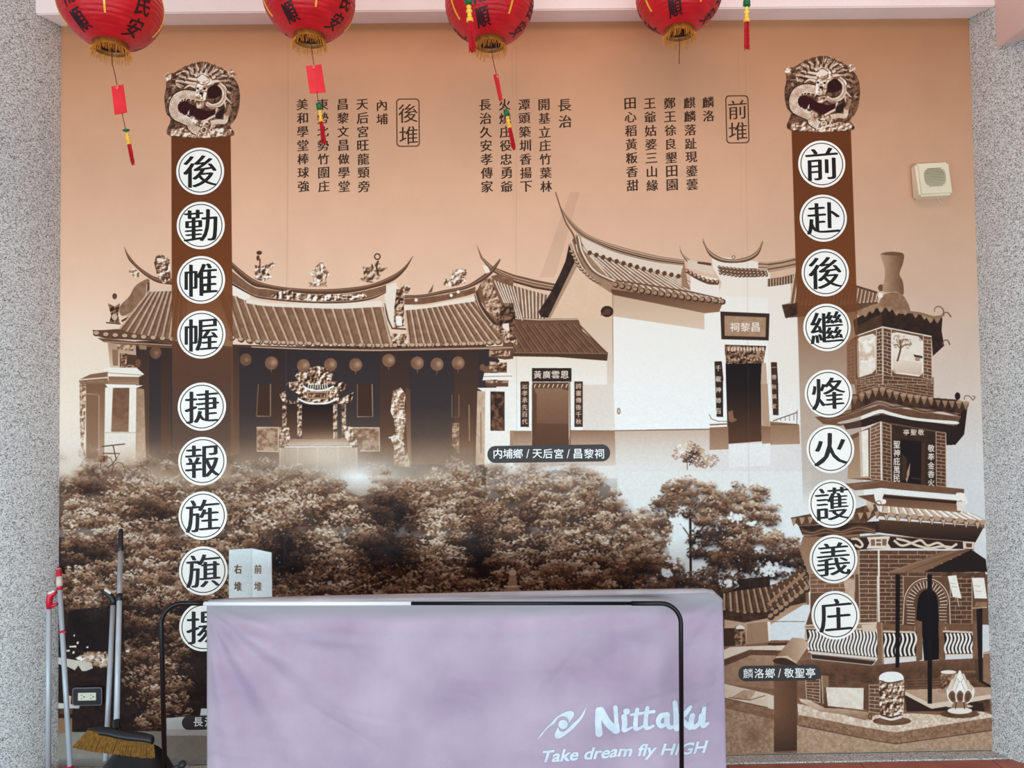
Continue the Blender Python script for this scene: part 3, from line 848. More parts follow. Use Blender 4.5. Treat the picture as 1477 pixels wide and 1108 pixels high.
F1 = [(86, 690), (120, 668), (150, 664), (200, 676), (250, 692), (300, 696), (360, 686), (420, 684), (480, 692), (520, 704), (560, 694), (600, 688), (640, 676), (700, 672), (740, 672), (800, 666), (850, 672), (880, 690), (893, 722), (905, 738), (935, 740), (960, 762), (955, 800), (940, 835), (1000, 838), (1060, 850), (1060, 870), (84, 870)]
gpoly([(p[0], p[1] + 12) for p in F1], .24, .06, .35, 1, .08)
for _y in (700, 715, 730): gpoly([(84, _y), (1040, _y), (1040, 866), (84, 866)], .16, .07, 0, .8, .06) if _y < 0 else None
gpoly([(84, 690), (890, 690), (890, 760), (84, 760)], .2, .1, 0, .75); poly([(84, 775), (940, 775), (935, 866), (84, 866)], .09, .75, .05)
gpoly([(84, 760), (930, 760), (930, 866), (84, 866)], .12, .1, 0, .9, .1)
poly([(84, 850), (1060, 850), (1060, 1062), (84, 1062)], .12, 1, .07)
gpoly([(300, 1054), (1060, 1054), (1060, 1115), (300, 1115)], (160, 150, 138), (170, 162, 152), 1, 1, .04)
gpoly([(890, 680), (1170, 680), (1170, 860), (940, 860), (900, 745)], (234, 230, 222), (232, 234, 232), .9, 1)
bmap = blobs(.45, [
    (135, 705, 26, 16, -.3), (215, 740, 30, 18, -.34), (140, 800, 32, 14, -.36), (100, 790, 20, 14, -.15), (110, 740, 40, 14, .15),
    (170, 770, 60, 12, .12), (250, 790, 50, 14, -.1), (200, 700, 60, 14, .16), (300, 760, 60, 40, -.05), (250, 820, 60, 20, .02),
    (405, 810, 45, 40, -.42), (420, 770, 20, 14, -.3), (475, 735, 22, 10, -.26), (430, 725, 70, 24, .12), (380, 760, 40, 20, .12), (470, 770, 40, 20, .1), (490, 805, 22, 20, .06),
    (570, 745, 32, 32, -.4), (565, 805, 45, 26, -.4), (525, 790, 20, 15, -.2), (640, 760, 28, 46, .16), (690, 790, 22, 50, -.42), (715, 770, 22, 30, .05), (650, 690, 60, 14, .16), (725, 690, 60, 14, .2),
    (670, 712, 30, 9, -.12), (800, 690, 60, 14, .22), (755, 740, 15, 24, -.25), (800, 720, 40, 20, .05), (860, 740, 30, 30, -.02), (885, 765, 11, 12, -.4), (780, 790, 60, 30, -.06), (850, 820, 50, 10, .1),
    (905, 828, 25, 12, -.36), (840, 850, 40, 12, -.2), (930, 760, 30, 20, .04), (920, 800, 40, 10, .06), (990, 690, 40, 10, .02), (960, 715, 20, 8, -.14), (1010, 735, 40, 14, .02),
    (1030, 770, 40, 22, -.36), (1060, 810, 60, 16, -.4), (1100, 790, 60, 9, .08), (1075, 715, 20, 20, .02), (1110, 745, 30, 20, -.1), (1020, 850, 60, 14, -.2), (1140, 780, 20, 20, -.3)])
al = lambda x, y: np.clip((y - 655) / 70, .08, 1) ** .8
clumps(90, pip([(84, 650), (260, 650), (520, 680), (705, 660), (705, 720), (84, 720)]), blobs(.6, [(520, 690, 60, 20, .25), (190, 680, 60, 20, .05)]), lambda x, y: np.clip((y - 640) / 60, 0.03, .5))
clumps(1500, pip(F1), bmap, al)
leaves(900, pip(F1), lambda x, y: np.clip(bmap(x, y) * 1.5 + .04, 0, .82), .08, lambda x, y: al(x, y) * np.clip(bmap(x, y) * 2.4 - .65, 0, 1), .36)
# single trees on the right, sky between them
def crown(pts, n, b, lst=(), rx=11, ry=7, per=20, a=1.0): clumps(n, pip(sm(pts, 5, True)), blobs(b, list(lst)), (lambda x, y: np.full(len(x), a)), rx, ry, per)
line([(995, 735), (996, 838)], 3.4, .1); line(sm([(996, 790), (1010, 765), (1025, 750)]), 2, .14); line(sm([(995, 775), (980, 755), (965, 745)]), 1.6, .2)
crown([(905, 745), (925, 735), (955, 742), (965, 765), (950, 800), (925, 812), (900, 800)], 60, .42)
crown([(1000, 765), (1040, 752), (1075, 760), (1090, 790), (1070, 815), (1020, 815), (995, 795)], 75, .16)
crown([(1045, 715), (1068, 698), (1095, 700), (1112, 722), (1118, 745), (1095, 765), (1060, 768), (1040, 745)], 80, .44, [(1080, 755, 30, 10, -.2)])
crown([(940, 722), (960, 700), (985, 690), (1020, 696), (1045, 718), (1042, 745), (1020, 758), (985, 742), (955, 738)], 95, .40, [(990, 735, 40, 10, -.16), (1000, 700, 40, 9, .1)])
crown([(1022, 795), (1050, 778), (1090, 768), (1135, 775), (1165, 795), (1168, 812), (1120, 812), (1060, 822), (1030, 815)], 110, .36, [(1100, 806, 70, 12, -.26), (1100, 776, 60, 8, .12)])
crown([(1040, 808), (1100, 802), (1160, 812), (1166, 838), (1130, 842), (1090, 832), (1050, 846), (1035, 836)], 60, .14)
crown([(960, 822), (1000, 815), (1050, 828), (1060, 850), (1000, 858), (940, 855)], 60, .22)
crown([(880, 800), (920, 790), (968, 806), (975, 822), (930, 826), (890, 822)], 60, .40, [(930, 822, 40, 8, -.25)])
for cx_, cy_, rx_, ry_, n_ in ((976, 752, 12, 9, 70), (972, 796, 8, 20, 110), (1062, 746, 12, 5, 40), (1108, 822, 13, 9, 80), (1085, 755, 8, 4, 20), (962, 826, 12, 5, 30), (1048, 842, 12, 5, 30)):
    for k in range(n_):
        x, y = cx_ + rng.normal(0, rx_ * .5), cy_ + rng.normal(0, ry_ * .5)
        ell(x, y, rng.uniform(1, 3.6), rng.uniform(.8, 2.8), (236, 236, 231), .85, rng.uniform(0, 3), n=7)
for k in range(170):
    x, y = rng.uniform(940, 1165), rng.uniform(735, 850)
    ell(x, y, rng.uniform(.5, 1.7), rng.uniform(.5, 1.4), (232, 230, 224), .7, rng.uniform(0, 3), n=7)
for k in range(60):
    x, y = rng.uniform(330, 930), rng.uniform(750, 858)
    ell(x, y, rng.uniform(.5, 1.2), rng.uniform(.5, 1.1), .9, .7, rng.uniform(0, 3), n=7)
ell(739, 826, 6, 5, .8); poly([(734, 830), (744, 830), (746, 846), (756, 856), (724, 856), (732, 846)], .62, 1, .06); line([(728, 846), (750, 846)], 1.6, .9)
_a0, _a1 = int(M([(700, 655)])[0, 1]), int(M([(700, 862)])[0, 1]); _b1 = int(M([(1150, 800)])[0, 0])
_R = cv[_a0:_a1, 1:_b1]; cv[_a0 + 1:_a1 - 1, 2:_b1 - 1] = (_R[1:-1, 1:-1] * 2 + _R[:-2, 1:-1] + _R[2:, 1:-1] + _R[1:-1, :-2] + _R[1:-1, 2:]) / 6
for x in (620, 626, 633): line([(x, 785), (x + .5, 822)], 1.2, .5, .8)
line([(809, 740), (810, 790)], 1, .5, .7)
# bicycle
for p in ((154, 672), (171, 680)): ring(p[0], p[1], 9, 1.3, .36, .8, ry=13)
line(B4([(585, 360), (720, 345)]), 1.6, .3); line(B4([(590, 400), (690, 400), (650, 460), (620, 480)]), 1.8, .34); line(B4([(650, 350), (670, 440)]), 1.6, .34); carve(B4([(550, 420), (620, 410), (620, 450), (560, 450)]), .3, .6)
# small flat-topped tree
TT = sm([(970, 660), (975, 645), (990, 637), (1005, 640), (1018, 652), (1035, 660), (1036, 668), (1025, 675), (1005, 673), (985, 666)], 5, True)
leaves(420, pip(TT), lambda x, y: np.full(len(x), .5), .1, lambda x, y: np.full(len(x), .75)); line([(990, 650), (991, 678)], 1.5, .4, .7)
# left lower part: shrub, trunks, far roof, bench
SH = [(176, 830), (262, 830), (256, 900), (268, 940), (268, 1050), (205, 1056), (196, 1010), (176, 950)]
clumps(190, pip(SH), blobs(.33, [(225, 860, 36, 26, .12), (230, 1000, 22, 50, .1), (195, 915, 30, 16, -.24), (240, 920, 20, 12, -.1)]), None, 12, 9, 26)
clumps(40, pip([(84, 840), (180, 835), (178, 870), (135, 895), (100, 880), (84, 872)]), lambda x, y: np.full(len(x), .38), None, 12, 8, 22)
leaves(420, pip([(110, 950), (130, 938), (152, 940), (165, 962), (140, 962)]), lambda x, y: np.full(len(x), .5), .1)
poly([(100, 880), (178, 872), (180, 940), (120, 940), (95, 925)], .07, .8)
for x, y, w, h in ((105, 932, 10, 2), (112, 926, 3, 3), (98, 938, 5, 2), (106, 940, 3, 3), (126, 933, 3, 2), (184, 938, 5, 3), (160, 952, 6, 2), (107, 916, 2, 2)):
    poly([(x - w / 2, y), (x + w / 2, y - 1), (x + w / 2, y + h), (x - w / 2, y + h)], .92)
poly([(84, 948), (132, 956), (134, 964), (124, 968), (118, 968), (113, 960), (108, 967), (98, 962), (84, 958)], (214, 204, 186))
poly([(84, 1014), (115, 1017), (114, 1022), (84, 1022)], (212, 206, 196)); poly([(98, 1003), (103, 1004), (102, 1016), (98, 1016)], .8); poly([(86, 1022), (105, 1022), (104, 1030), (86, 1030)], .3)
gpoly([(84, 1036), (104, 1036), (104, 1108), (84, 1108)], .5, .5); gpoly([(84, 1058), (104, 1056), (300, 1054), (300, 1112), (84, 1112)], (150, 140, 128), (168, 160, 150), 1, 1, .04)
poly([(84, 1094), (300, 1096), (300, 1112), (84, 1112)], (150, 144, 140))
# printed stone block + pillar
poly([(240, 1036), (262, 1034), (1000, 1034), (1000, 1060), (240, 1061)], (214, 212, 206)); poly([(290, 1022), (420, 1022), (420, 1034), (288, 1034)], (222, 222, 218)); poly([(240, 1052), (1000, 1052), (1000, 1061), (240, 1061)], (196, 190, 182))
poly([(330, 793), (363, 791), (363, 864), (330, 864)], (226, 232, 230)); poly([(363, 791), (392, 797), (393, 864), (363, 864)], (240, 245, 244)); line([(363, 792), (363, 863)], .8, (205, 210, 208))
line([(392, 797), (393, 862)], 1, .35)
word('右堆', 343, 821, 13, .34, 1, 25, heavy=.05, squash=.8); word('前堆', 372, 821, 13, .42, 1, 25, heavy=.03, squash=.8)

# ================= lower right: tiled wall and incense pavilion
poly([(1040, 862), (1165, 830), (1170, 960), (1430, 960), (1432, 1090), (1030, 1095)], .44, 1, .05)
poly([(1040, 868), (1160, 840), (1165, 905), (1040, 905)], .2, 1, .1)
V = lambda pts: Zp(740, 831, pts)
W = lambda pts: Zp(1107, 831, pts)
P2 = lambda pts: Zp(1107, 554, pts)
# roof of the low wall
poly(V([(1200, 110), (1300, 60), (1290, 20), (1477, 0), (1477, 60), (1210, 190)]), .14, 1, .08)
tiles(V([(1215, 100), (1290, 85), (1477, 60), (1640, -20)]), V([(1215, 190), (1330, 210), (1477, 200), (1700, 70)]), 13, .30, .58, .16, 3, True, .1)
gpoly(V([(1215, 250), (1330, 268), (1477, 240), (1560, 180), (1690, 150), (1700, 370), (1477, 370), (1215, 400)]), .6, .8)
poly(W([(0, 290), (205, 165), (245, 165), (245, 280), (215, 300), (210, 370), (0, 370)]), (228, 228, 224)); line(W([(0, 262), (215, 262)]), 1, .5)
for i in range(8):
    t = i / 7; ell(1112 + 52 * t, 890 - 40 * t, 5.4, 4.6, .22, 1, -.7); ell(1111 + 52 * t, 888 - 40 * t, 4.4, 3, .6, 1, -.7)
line(W([(0, 165), (120, 60), (215, -20)]), 4.5, .55); line(W([(0, 195), (120, 95), (230, 10)]), 2, .26); line(W([(0, 100), (110, 30), (200, -50)]), 4.5, .3)
line(W([(0, 410), (100, 405)]), 3, .9); line(W([(0, 392), (230, 390)]), 3, .2)
poly(V([(1210, 300), (1280, 300), (1280, 400), (1210, 405)]), .2); poly(V([(1345, 275), (1462, 262), (1477, 380), (1340, 395)]), .58); poly(V([(1462, 262), (1480, 262), (1480, 372), (1470, 375)]), .95)
carve(V([(1275, 290), (1335, 290), (1338, 400), (1272, 405)]), .2, .62, 0); poly(V([(1280, 295), (1305, 280), (1335, 295), (1332, 305), (1282, 305)]), .93); poly(V([(1262, 405), (1350, 405), (1345, 415), (1265, 412)]), .36)
poly(V([(1212, 425), (1250, 408), (1477, 400), (1600, 410), (1600, 430), (1360, 425), (1212, 480)]), .86)
poly(V([(1212, 482), (1360, 425), (1600, 430), (1600, 460), (1370, 455), (1212, 520)]), .32, 1, .06)
gpoly(V([(1212, 520), (1370, 455), (1600, 460), (1600, 640), (1477, 650), (1212, 620)]), .6, .52, amp=.06)
# pavilion lower body
gpoly(P2([(200, 880), (530, 860), (530, 1110), (240, 1110), (185, 960)]), .5, .6)
poly(W([(245, -10), (640, -10), (1270, -10), (1275, 280), (215, 290), (245, 200)]), .34)
bricks(P2([(525, 958), (635, 958), (635, 1108), (525, 1108)]), 6, 1, .3, .78); bricks(P2([(642, 958), (1190, 960), (1190, 1108), (642, 1108)]), 6, 5, .3, .74)
bricks(W([(240, 0), (500, -10), (500, 90), (245, 95)]), 4, 3, .42, .75); bricks(W([(525, 0), (630, 0), (630, 270), (530, 270)]), 11, 1, .34, .8)
bricks(W([(642, 0), (780, 0), (780, 280), (642, 280)]), 12, 1.0 and 2, .3, .75); bricks(W([(1050, -10), (1175, -10), (1175, 275), (1050, 275)]), 11, 2, .28, .72)
poly(W([(435, 20), (500, 20), (500, 140), (450, 120)]), .72, 1, .05)
line(P2([(638, 950), (640, 1110)]), 2.4, .9); line(W([(636, -5), (640, 268)]), 2.4, .9)
# arch
_c = W([(915, 165)])[0]
th = np.linspace(PI, 2 * PI, 26)
poly([(_c[0] + 35 * math.cos(t), _c[1] + 40 * math.sin(t)) for t in th] + W([(1055, 290), (775, 290)]), .3)
for k in range(19):
    t = PI + PI * k / 18
    line([(_c[0] + 19 * math.cos(t), _c[1] + 24 * math.sin(t)), (_c[0] + 29.5 * math.cos(t), _c[1] + 34 * math.sin(t))], 1.3, .86)
for k in range(6):
    yy = 180 + k * 18
    line(W([(800, yy), (848, yy + 4)]), 1.1, .82); line(W([(985, yy), (1030, yy)]), 1.1, .82)
ring(_c[0], _c[1], 33, 1.5, .8, 1, 30, PI, 2 * PI, 38); line([(_c[0] - 33, _c[1]), *W([(778, 280)])], 1.5, .8); line([(_c[0] + 33, _c[1]), *W([(1050, 275)])], 1.5, .8)
ring(_c[0], _c[1], 30, .9, .6, 1, 30, PI, 2 * PI, 35)
poly(sm(W([(855, 250), (862, 150), (880, 100), (915, 78), (955, 90), (975, 130), (985, 250)])) + W([(988, 330), (985, 480), (900, 485), (885, 300)]), .03)
poly(W([(845, 250), (888, 262), (890, 480), (855, 495)]), .4, 1, .05); poly(W([(982, 262), (1022, 262), (1022, 480), (985, 490)]), .4, 1, .05)
poly(W([(890, 380), (985, 360), (985, 480), (900, 490)]), .02)
# balustrade
for (x0, x1, y0, y1, n, dy0, dy1) in ((238, 625, 300, 430, 21, 0, 40), (672, 845, 318, 470, 8, 0, -8), (1028, 1178, 318, 450, 8, 0, -2)):
    poly(W([(x0 - 18, y0 - 8), (x1 + 10, y0 - 4), (x1 + 8, y1 + dy1), (x0 - 2, y1 + 8)]), .14)
    for i in range(n):
        t = i / (n - 1); x = x0 + (x1 - x0) * t; yb = y1 + dy1 * t
        pts = [(x + 9 * math.sin(s * 2 * PI), y0 + 12 + (yb - y0 - 16) * s) for s in np.linspace(0, 1, 9)]
        line(W(pts), 2.9, .95)
    line(W([(x0 - 20, y0), (x1 + 5, y0 + 6)]), 3, .82); line(W([(x0 - 5, y1 + 5), (x1 + 5, y1 + dy1 + 4)]), 2.6, .86)
gpoly(W([(212, 285), (630, 262), (640, 300), (215, 300)]), .68, .5); line(W([(215, 285), (400, 272), (632, 272)]), 1.6, .85); poly(W([(540, 280), (625, 275), (622, 320), (545, 320)]), .82)
poly(W([(655, 270), (845, 290), (845, 318), (660, 310)]), .4, 1, .08); poly(W([(1025, 275), (1200, 275), (1200, 320), (1025, 312)]), .38, 1, .06)
poly(W([(628, 265), (662, 265), (668, 515), (600, 520), (632, 480)]), .46, 1, .06); line(W([(655, 270), (662, 500)]), 1.6, .62)
poly(W([(1178, 262), (1215, 255), (1215, 490), (1180, 495)]), .42, 1, .05)
poly(W([(250, 450), (620, 490), (600, 512), (255, 475)]), .2); line(W([(250, 450), (620, 485)]), 1.2, .5)
# platform and shadowed base
gpoly(W([(185, 490), (250, 478), (600, 515), (850, 490), (1270, 470), (1280, 540), (780, 560), (300, 545), (200, 540)]), .4, .28, amp=.05)
poly(W([(280, 545), (780, 560), (1000, 545), (1240, 560), (1270, 620), (1280, 780), (300, 760), (215, 700), (215, 580)]), .3, 1, .1)
for r in range(4): line(W([(320, 600 + r * 13), (640, 625 + r * 10)]), .8, .5, .6); line(W([(780, 600 + r * 16), (1010, 590 + r * 16)]), .8, .55, .6)
bricks(W([(218, 600), (300, 595), (300, 730), (222, 710)]), 7, 1, .34, .82); bricks(W([(582, 628), (650, 628), (650, 790), (582, 780)]), 7, 1, .34, .84)
poly(W([(310, 570), (350, 575), (350, 640), (320, 700)]), .5); poly(W([(335, 640), (552, 645), (550, 770), (345, 748)]), .9, 1, .05); line(W([(330, 640), (325, 740)]), 2, .36); poly(W([(560, 640), (582, 630), (582, 780), (562, 770)]), .32)
line(W([(310, 575), (318, 735)]), 1, .85)
gpoly(W([(1190, 480), (1290, 470), (1290, 600), (1200, 600)]), .3, .26)
# ledge on the right
gpoly(W([(790, 655), (1200, 640), (1290, 640), (1290, 700), (1200, 720), (945, 755), (880, 770), (790, 690)]), .68, .62, amp=.03)
poly(W([(790, 665), (940, 735), (1290, 680), (1290, 705), (945, 765), (790, 685)]), .84); poly(W([(790, 685), (940, 765), (1210, 725), (1240, 730), (1245, 780), (1210, 775), (800, 780)]), .15)
poly(W([(1240, 440), (1290, 430), (1290, 640), (1240, 620)]), .5, 1, .05); line(W([(1240, 445), (1290, 440)]), 1.4, .8)
# drum, far
carve(W([(995, 560), (1085, 555), (1080, 660), (1000, 665)]), .25, .62, 0); ell(*W([(1040, 553)])[0], 11.5, 2.8, .92); ell(*W([(1025, 662)])[0], 13, 3, .6)
# granite kerb
poly(W([(170, 735), (200, 740), (560, 830), (620, 800), (830, 790), (990, 800), (1230, 780), (1298, 800), (1298, 815), (740, 905), (600, 880), (175, 800)]), .82, 1, .14, 0)
poly(W([(175, 798), (600, 880), (740, 900), (1298, 812), (1298, 885), (740, 965), (640, 950), (175, 858)]), .5, 1, .14, 0)
gpoly(W([(168, 858), (640, 950), (740, 967), (1298, 890), (1300, 1000), (168, 1022)]), .66, .62, amp=.1, tex=0)
line(W([(175, 860), (640, 952), (740, 967), (1298, 888)]), 1.2, .3)
# near wall on the left
gpoly(V([(1212, 620), (1477, 680), (1477, 760), (1212, 705)]), .84, .84, amp=.04); poly(V([(1250, 700), (1330, 655), (1400, 660), (1360, 715)]), .66, 1, .12); line(V([(1240, 700), (1360, 715), (1450, 688)]), 1, .3)
poly(V([(1212, 705), (1477, 760), (1510, 765), (1510, 825), (1477, 815), (1212, 755)]), .48, 1, .1, 0); line(V([(1212, 702), (1477, 760)]), 1, .25)
poly(W([(0, 680), (40, 690), (40, 770), (0, 760)]), .86)
gpoly(V([(1212, 760), (1477, 820), (1510, 830), (1510, 1020), (1212, 1030)]), .6, .58, amp=.12, tex=0)
glow(1085, 1060, 14, 16, .38, .6); glow(1105, 1040, 8, 16, .4, .5)
# brown pipe post
gpoly(W([(35, 480), (168, 480), (168, 1005), (35, 1012)]), .42, .3, horiz=True); gpoly(W([(35, 820), (168, 780), (168, 1005), (35, 1012)]), .26, .18, .0, .8)
gpoly(W([(40, 475), (140, 355), (200, 358), (240, 395), (165, 505), (100, 510)]), .5, .78, horiz=True); line(W([(50, 470), (110, 465), (160, 500)]), 3, .82)
poly(sm(W([(35, 480), (80, 470), (130, 485), (165, 510), (110, 515), (40, 500)]), 5, True), .2)
# bamboo log
gpoly(W([(180, 705), (240, 715), (330, 760), (440, 765), (580, 785), (605, 800), (600, 830), (540, 820), (420, 795), (300, 780), (190, 725)]), .85, .5, amp=.06); ell(*W([(588, 808)])[0], 3, 4.4, .3); ell(*W([(588, 808)])[0], 1.6, 2.6, .5)
# carved stone vase
ell(*W([(715, 835)])[0], 28, 6.4, .36, amp=.12)
poly(sm(W([(645, 600), (650, 590), (775, 595), (785, 640), (782, 760), (765, 810), (660, 810), (645, 760), (640, 660)]), 4, True), .55)
carve(sm(W([(645, 600), (650, 590), (775, 595), (785, 640), (782, 760), (765, 810), (660, 810), (645, 760), (640, 660)]), 4, True), .22, .95, 0)
poly(sm(W([(642, 600), (645, 572), (680, 553), (740, 552), (775, 570), (780, 600), (740, 612), (670, 610)]), 4, True), .97); line(sm(W([(645, 602), (700, 616), (778, 602)])), 1.8, .25); line(sm(W([(655, 800), (710, 812), (765, 798)])), 2, .25); line(sm(W([(650, 812), (710, 826), (770, 812)])), 3, .92)
# lotus bud
ell(*W([(1105, 795)])[0], 29, 6, .34, amp=.12); ell(*W([(1105, 775)])[0], 18, 5, .92)
poly(sm(W([(1060, 740), (1150, 740), (1175, 755), (1035, 755)]), 4, True), .8)
poly(sm(W([(1035, 690), (1030, 650), (1060, 610), (1085, 570), (1105, 550), (1135, 590), (1165, 620), (1190, 655), (1180, 700), (1140, 725), (1070, 725)]), 4, True), .93)
for (x, y, w, h, v) in ((1085, 600, 26, 40, .84), (1125, 600, 26, 40, .86), (1105, 585, 26, 44, .97), (1062, 630, 26, 40, .86), (1150, 635, 26, 38, .84), (1088, 628, 26, 40, .93), (1126, 630, 26, 40, .95), (1107, 650, 28, 44, .98)):
    q = sm(W([(x - w, y + h * .5), (x - w * .6, y - h * .3), (x, y - h), (x + w * .6, y - h * .3), (x + w, y + h * .5), (x, y + h)]), 4, True); poly(q, v); line(q, .7, .6, .8)
for dx in (-46, 0, 46):
    q = sm(W([(1107 + dx - 25, 695), (1107 + dx - 17, 668), (1107 + dx, 656), (1107 + dx + 17, 668), (1107 + dx + 25, 695), (1107 + dx * .8 + 12, 728), (1107 + dx * .8 - 12, 728)]), 4, True)
    poly(q, .42); line(q + [q[0]], 1.8, .94)
    for s in (-8, 0, 8): line(W([(1107 + dx + s, 676), (1107 + dx * .9 + s * .7, 716)]), .9, .2)
poly(W([(1070, 725), (1140, 725), (1150, 760), (1055, 760)]), .55); line(W([(1085, 725), (1080, 765)]), 1.4, .2); line(W([(1128, 725), (1132, 765)]), 1.4, .2)
# posts of the awning
poly(W([(735, -10), (762, -10), (757, 525), (735, 530)]), .05); poly(W([(918, -10), (945, -10), (945, 735), (920, 735)]), .05); poly(W([(1200, 190), (1235, 185), (1235, 600), (1215, 600)]), .08)
line(W([(1215, 600), (1290, 640)]), 3, .1)
# notices
poly(P2([(1000, 1070), (1020, 1065), (1160, 1090), (1250, 1080), (1255, 1110), (1000, 1110)]), .3, 1, .12)
poly(W([(1035, 0), (1085, -5), (1115, 130), (1065, 120)]), .94); poly(W([(1175, 10), (1245, 10), (1262, 130), (1190, 128)]), .94)
for q in ((1048, 40), (1055, 60), (1190, 55), (1195, 85)): line(W([q, (q[0] + 36, q[1] + 5)]), .8, .7)
line(W([(1090, 120), (1100, 175)]), 1.6, .8, .8)
poly(W([(1190, 175), (1260, 180), (1262, 150), (1200, 150)]), .5, 1, .1); line(W([(1175, 185), (1262, 180)]), 1.4, .75)
# awning
poly(P2([(1170, 952), (1255, 1010), (1262, 1082), (900, 1084), (1100, 990)]), .1)
gpoly(P2([(680, 1088), (1000, 965), (1175, 950), (885, 1086)]), .5, .38, horiz=True); line(P2([(700, 1080), (1100, 955)]), 1, .62, .6); line(P2([(790, 1082), (1150, 952)]), 1, .25, .6)
# --- lower cornice and third roof
poly(P2([(178, 820), (440, 800), (640, 790), (1245, 820), (1190, 915), (900, 890), (640, 855), (300, 880), (200, 870)]), .16, 1, .06)
gpoly(P2([(640, 780), (1245, 820), (1195, 912), (900, 890), (640, 852)]), .28, .1)
poly(P2([(1245, 825), (1262, 850), (1262, 912), (1195, 912)]), (226, 220, 212))
for k in range(5):
    line(sm(P2([(190 + k * 4, 832 + k * 11), (260, 850 + k * 7), (330, 825 + k * 10), (420, 845 + k * 6), (520, 815 + k * 9), (620, 840 + k * 5)])), 1.5, .5 if k % 2 else .3)
poly(P2([(130, 770), (260, 745), (380, 760), (560, 700), (620, 690), (640, 740), (560, 800), (380, 800), (180, 820)]), .3, 1, .12)
for i in range(11):
    t = i / 10; x, y = 150 + 480 * t, 782 - 40 * t
    q = P2([(x - 17, y - 8), (x + 17, y - 10), (x + 10, y + 16), (x - 4, y + 34)]); poly(q, .62, 1, .08); line(q[1:], .8, .25)
tiles(P2([(655, 700), (800, 712), (1000, 728), (1150, 742)]), P2([(650, 735), (850, 755), (1050, 772), (1247, 790)]), 12, .78, .95, .55, 3, False, .06)
poly(P2([(640, 738), (850, 758), (1050, 772), (1247, 790), (1247, 832), (1200, 815), (1050, 800), (850, 782), (640, 760)]), .42, 1, .1)
for i in range(9):
    t = (i + .4) / 9; x, y = 655 + 590 * t, 752 + 50 * t
    ell(*P2([(x + 30, y - 2)])[0], 6.2, 3.6, .66); poly(P2([(x - 14, y - 2), (x + 18, y), (x + 2, y + 38)]), .72); line(P2([(x - 14, y - 2), (x + 2, y + 38), (x + 18, y)]), 1, .22)
gpoly(P2([(560, 640), (600, 640), (610, 720), (590, 745), (570, 700)]), .85, .6, amp=.1)
# frieze
poly(P2([(430, 885), (640, 868), (1120, 905), (1190, 915), (1185, 955), (1120, 950), (710, 945), (520, 955), (470, 950)]), .16)
for s in (sm(P2([(480, 890), (520, 895), (545, 925), (530, 940), (500, 925)])), sm(P2([(725, 900), (770, 930), (830, 915), (880, 900), (920, 930), (980, 915), (1040, 945), (1090, 920)])), sm(P2([(740, 890), (800, 905), (860, 930), (930, 945), (1000, 935), (1060, 940)]))):
    line(s, 3.4, .85)
poly(P2([(570, 882), (705, 875), (690, 915), (712, 948), (568, 948), (585, 915)]), .88); poly(P2([(592, 895), (685, 892), (682, 930), (594, 932)]), .45); line(P2([(620, 890), (620, 932)]), 1.6, .9); line(P2([(655, 890), (655, 932)]), 1.6, .9); line(P2([(620, 912), (655, 912)]), 1.6, .9)
poly(P2([(1122, 905), (1190, 910), (1185, 950), (1125, 948)]), .85); poly(P2([(1140, 916), (1176, 918), (1174, 942), (1142, 940)]), .3); line(P2([(440, 890), (640, 872), (1120, 905)]), 1.2, .55)
# --- second storey
gpoly(P2([(465, 300), (585, 250), (650, 215), (1025, 280), (1027, 600), (650, 560), (460, 545)]), .34, .36, amp=.05)
gpoly(P2([(465, 330), (580, 270), (585, 540), (460, 545)]), .56, .7); poly(P2([(525, 275), (578, 262), (580, 530), (535, 535)]), .92, 1, .05); line(P2([(580, 262), (584, 535)]), 1, .3)
bricks(P2([(590, 245), (652, 215), (655, 552), (590, 545)]), 16, 1, .4, .84); bricks(P2([(658, 220), (708, 235), (712, 562), (660, 555)]), 16, 1, .28, .72); bricks(P2([(968, 275), (1024, 282), (1026, 592), (970, 585)]), 15, 1, .28, .74)
line(P2([(650, 215), (654, 555)]), 2, .92)
poly(P2([(715, 235), (965, 275), (968, 590), (714, 560)]), .17, 1, .03)
poly(P2([(765, 318), (905, 335), (902, 582), (765, 565)]), .07); poly(P2([(885, 335), (905, 337), (903, 582), (882, 578)]), .22); poly(P2([(790, 540), (820, 450), (815, 520), (800, 568)]), .62); poly(P2([(770, 400), (800, 430), (800, 540), (768, 560)]), .2)
line(P2([(825, 540), (880, 548)]), 1, .4, .7)
word('亭聖敬', *P2([(797, 278)])[0], 8.6, .88, 1, 10.6, vert=False, heavy=.03)
word('聖神庇萬民', *P2([(742, 348)])[0], 11, .92, 1, 12.2, heavy=.02, squash=.85); word('敬奉金香火', *P2([(940, 370)])[0], 10.5, .92, 1, 12.4, heavy=.02, squash=.9)
poly(P2([(435, 575), (640, 555), (1130, 605), (1130, 640), (650, 600), (500, 612)]), .38, 1, .03); line(P2([(500, 585), (650, 560)]), .8, .55)
poly(P2([(500, 618), (650, 598), (1142, 648), (1142, 680), (650, 632), (515, 645)]), (240, 234, 224)); gpoly(P2([(515, 645), (640, 632), (1110, 672), (1110, 740), (900, 720), (640, 700)]), .3, .5)
poly(P2([(655, 640), (1100, 676), (1095, 690), (665, 655)]), .14)
for ox in (640, 1110):
    poly(sm(P2([(ox - 25, 628), (ox + 25, 632), (ox + 20, 660), (ox + 40, 668), (ox + 35, 690), (ox - 5, 690), (ox - 22, 670)]), 4, True), .95); ring(*P2([(ox - 2, 686 + (30 if ox > 900 else 0) * 0)])[0], 3.4, 1, .4)
poly(P2([(1085, 680), (1140, 675), (1125, 730), (1090, 730)]), .9)
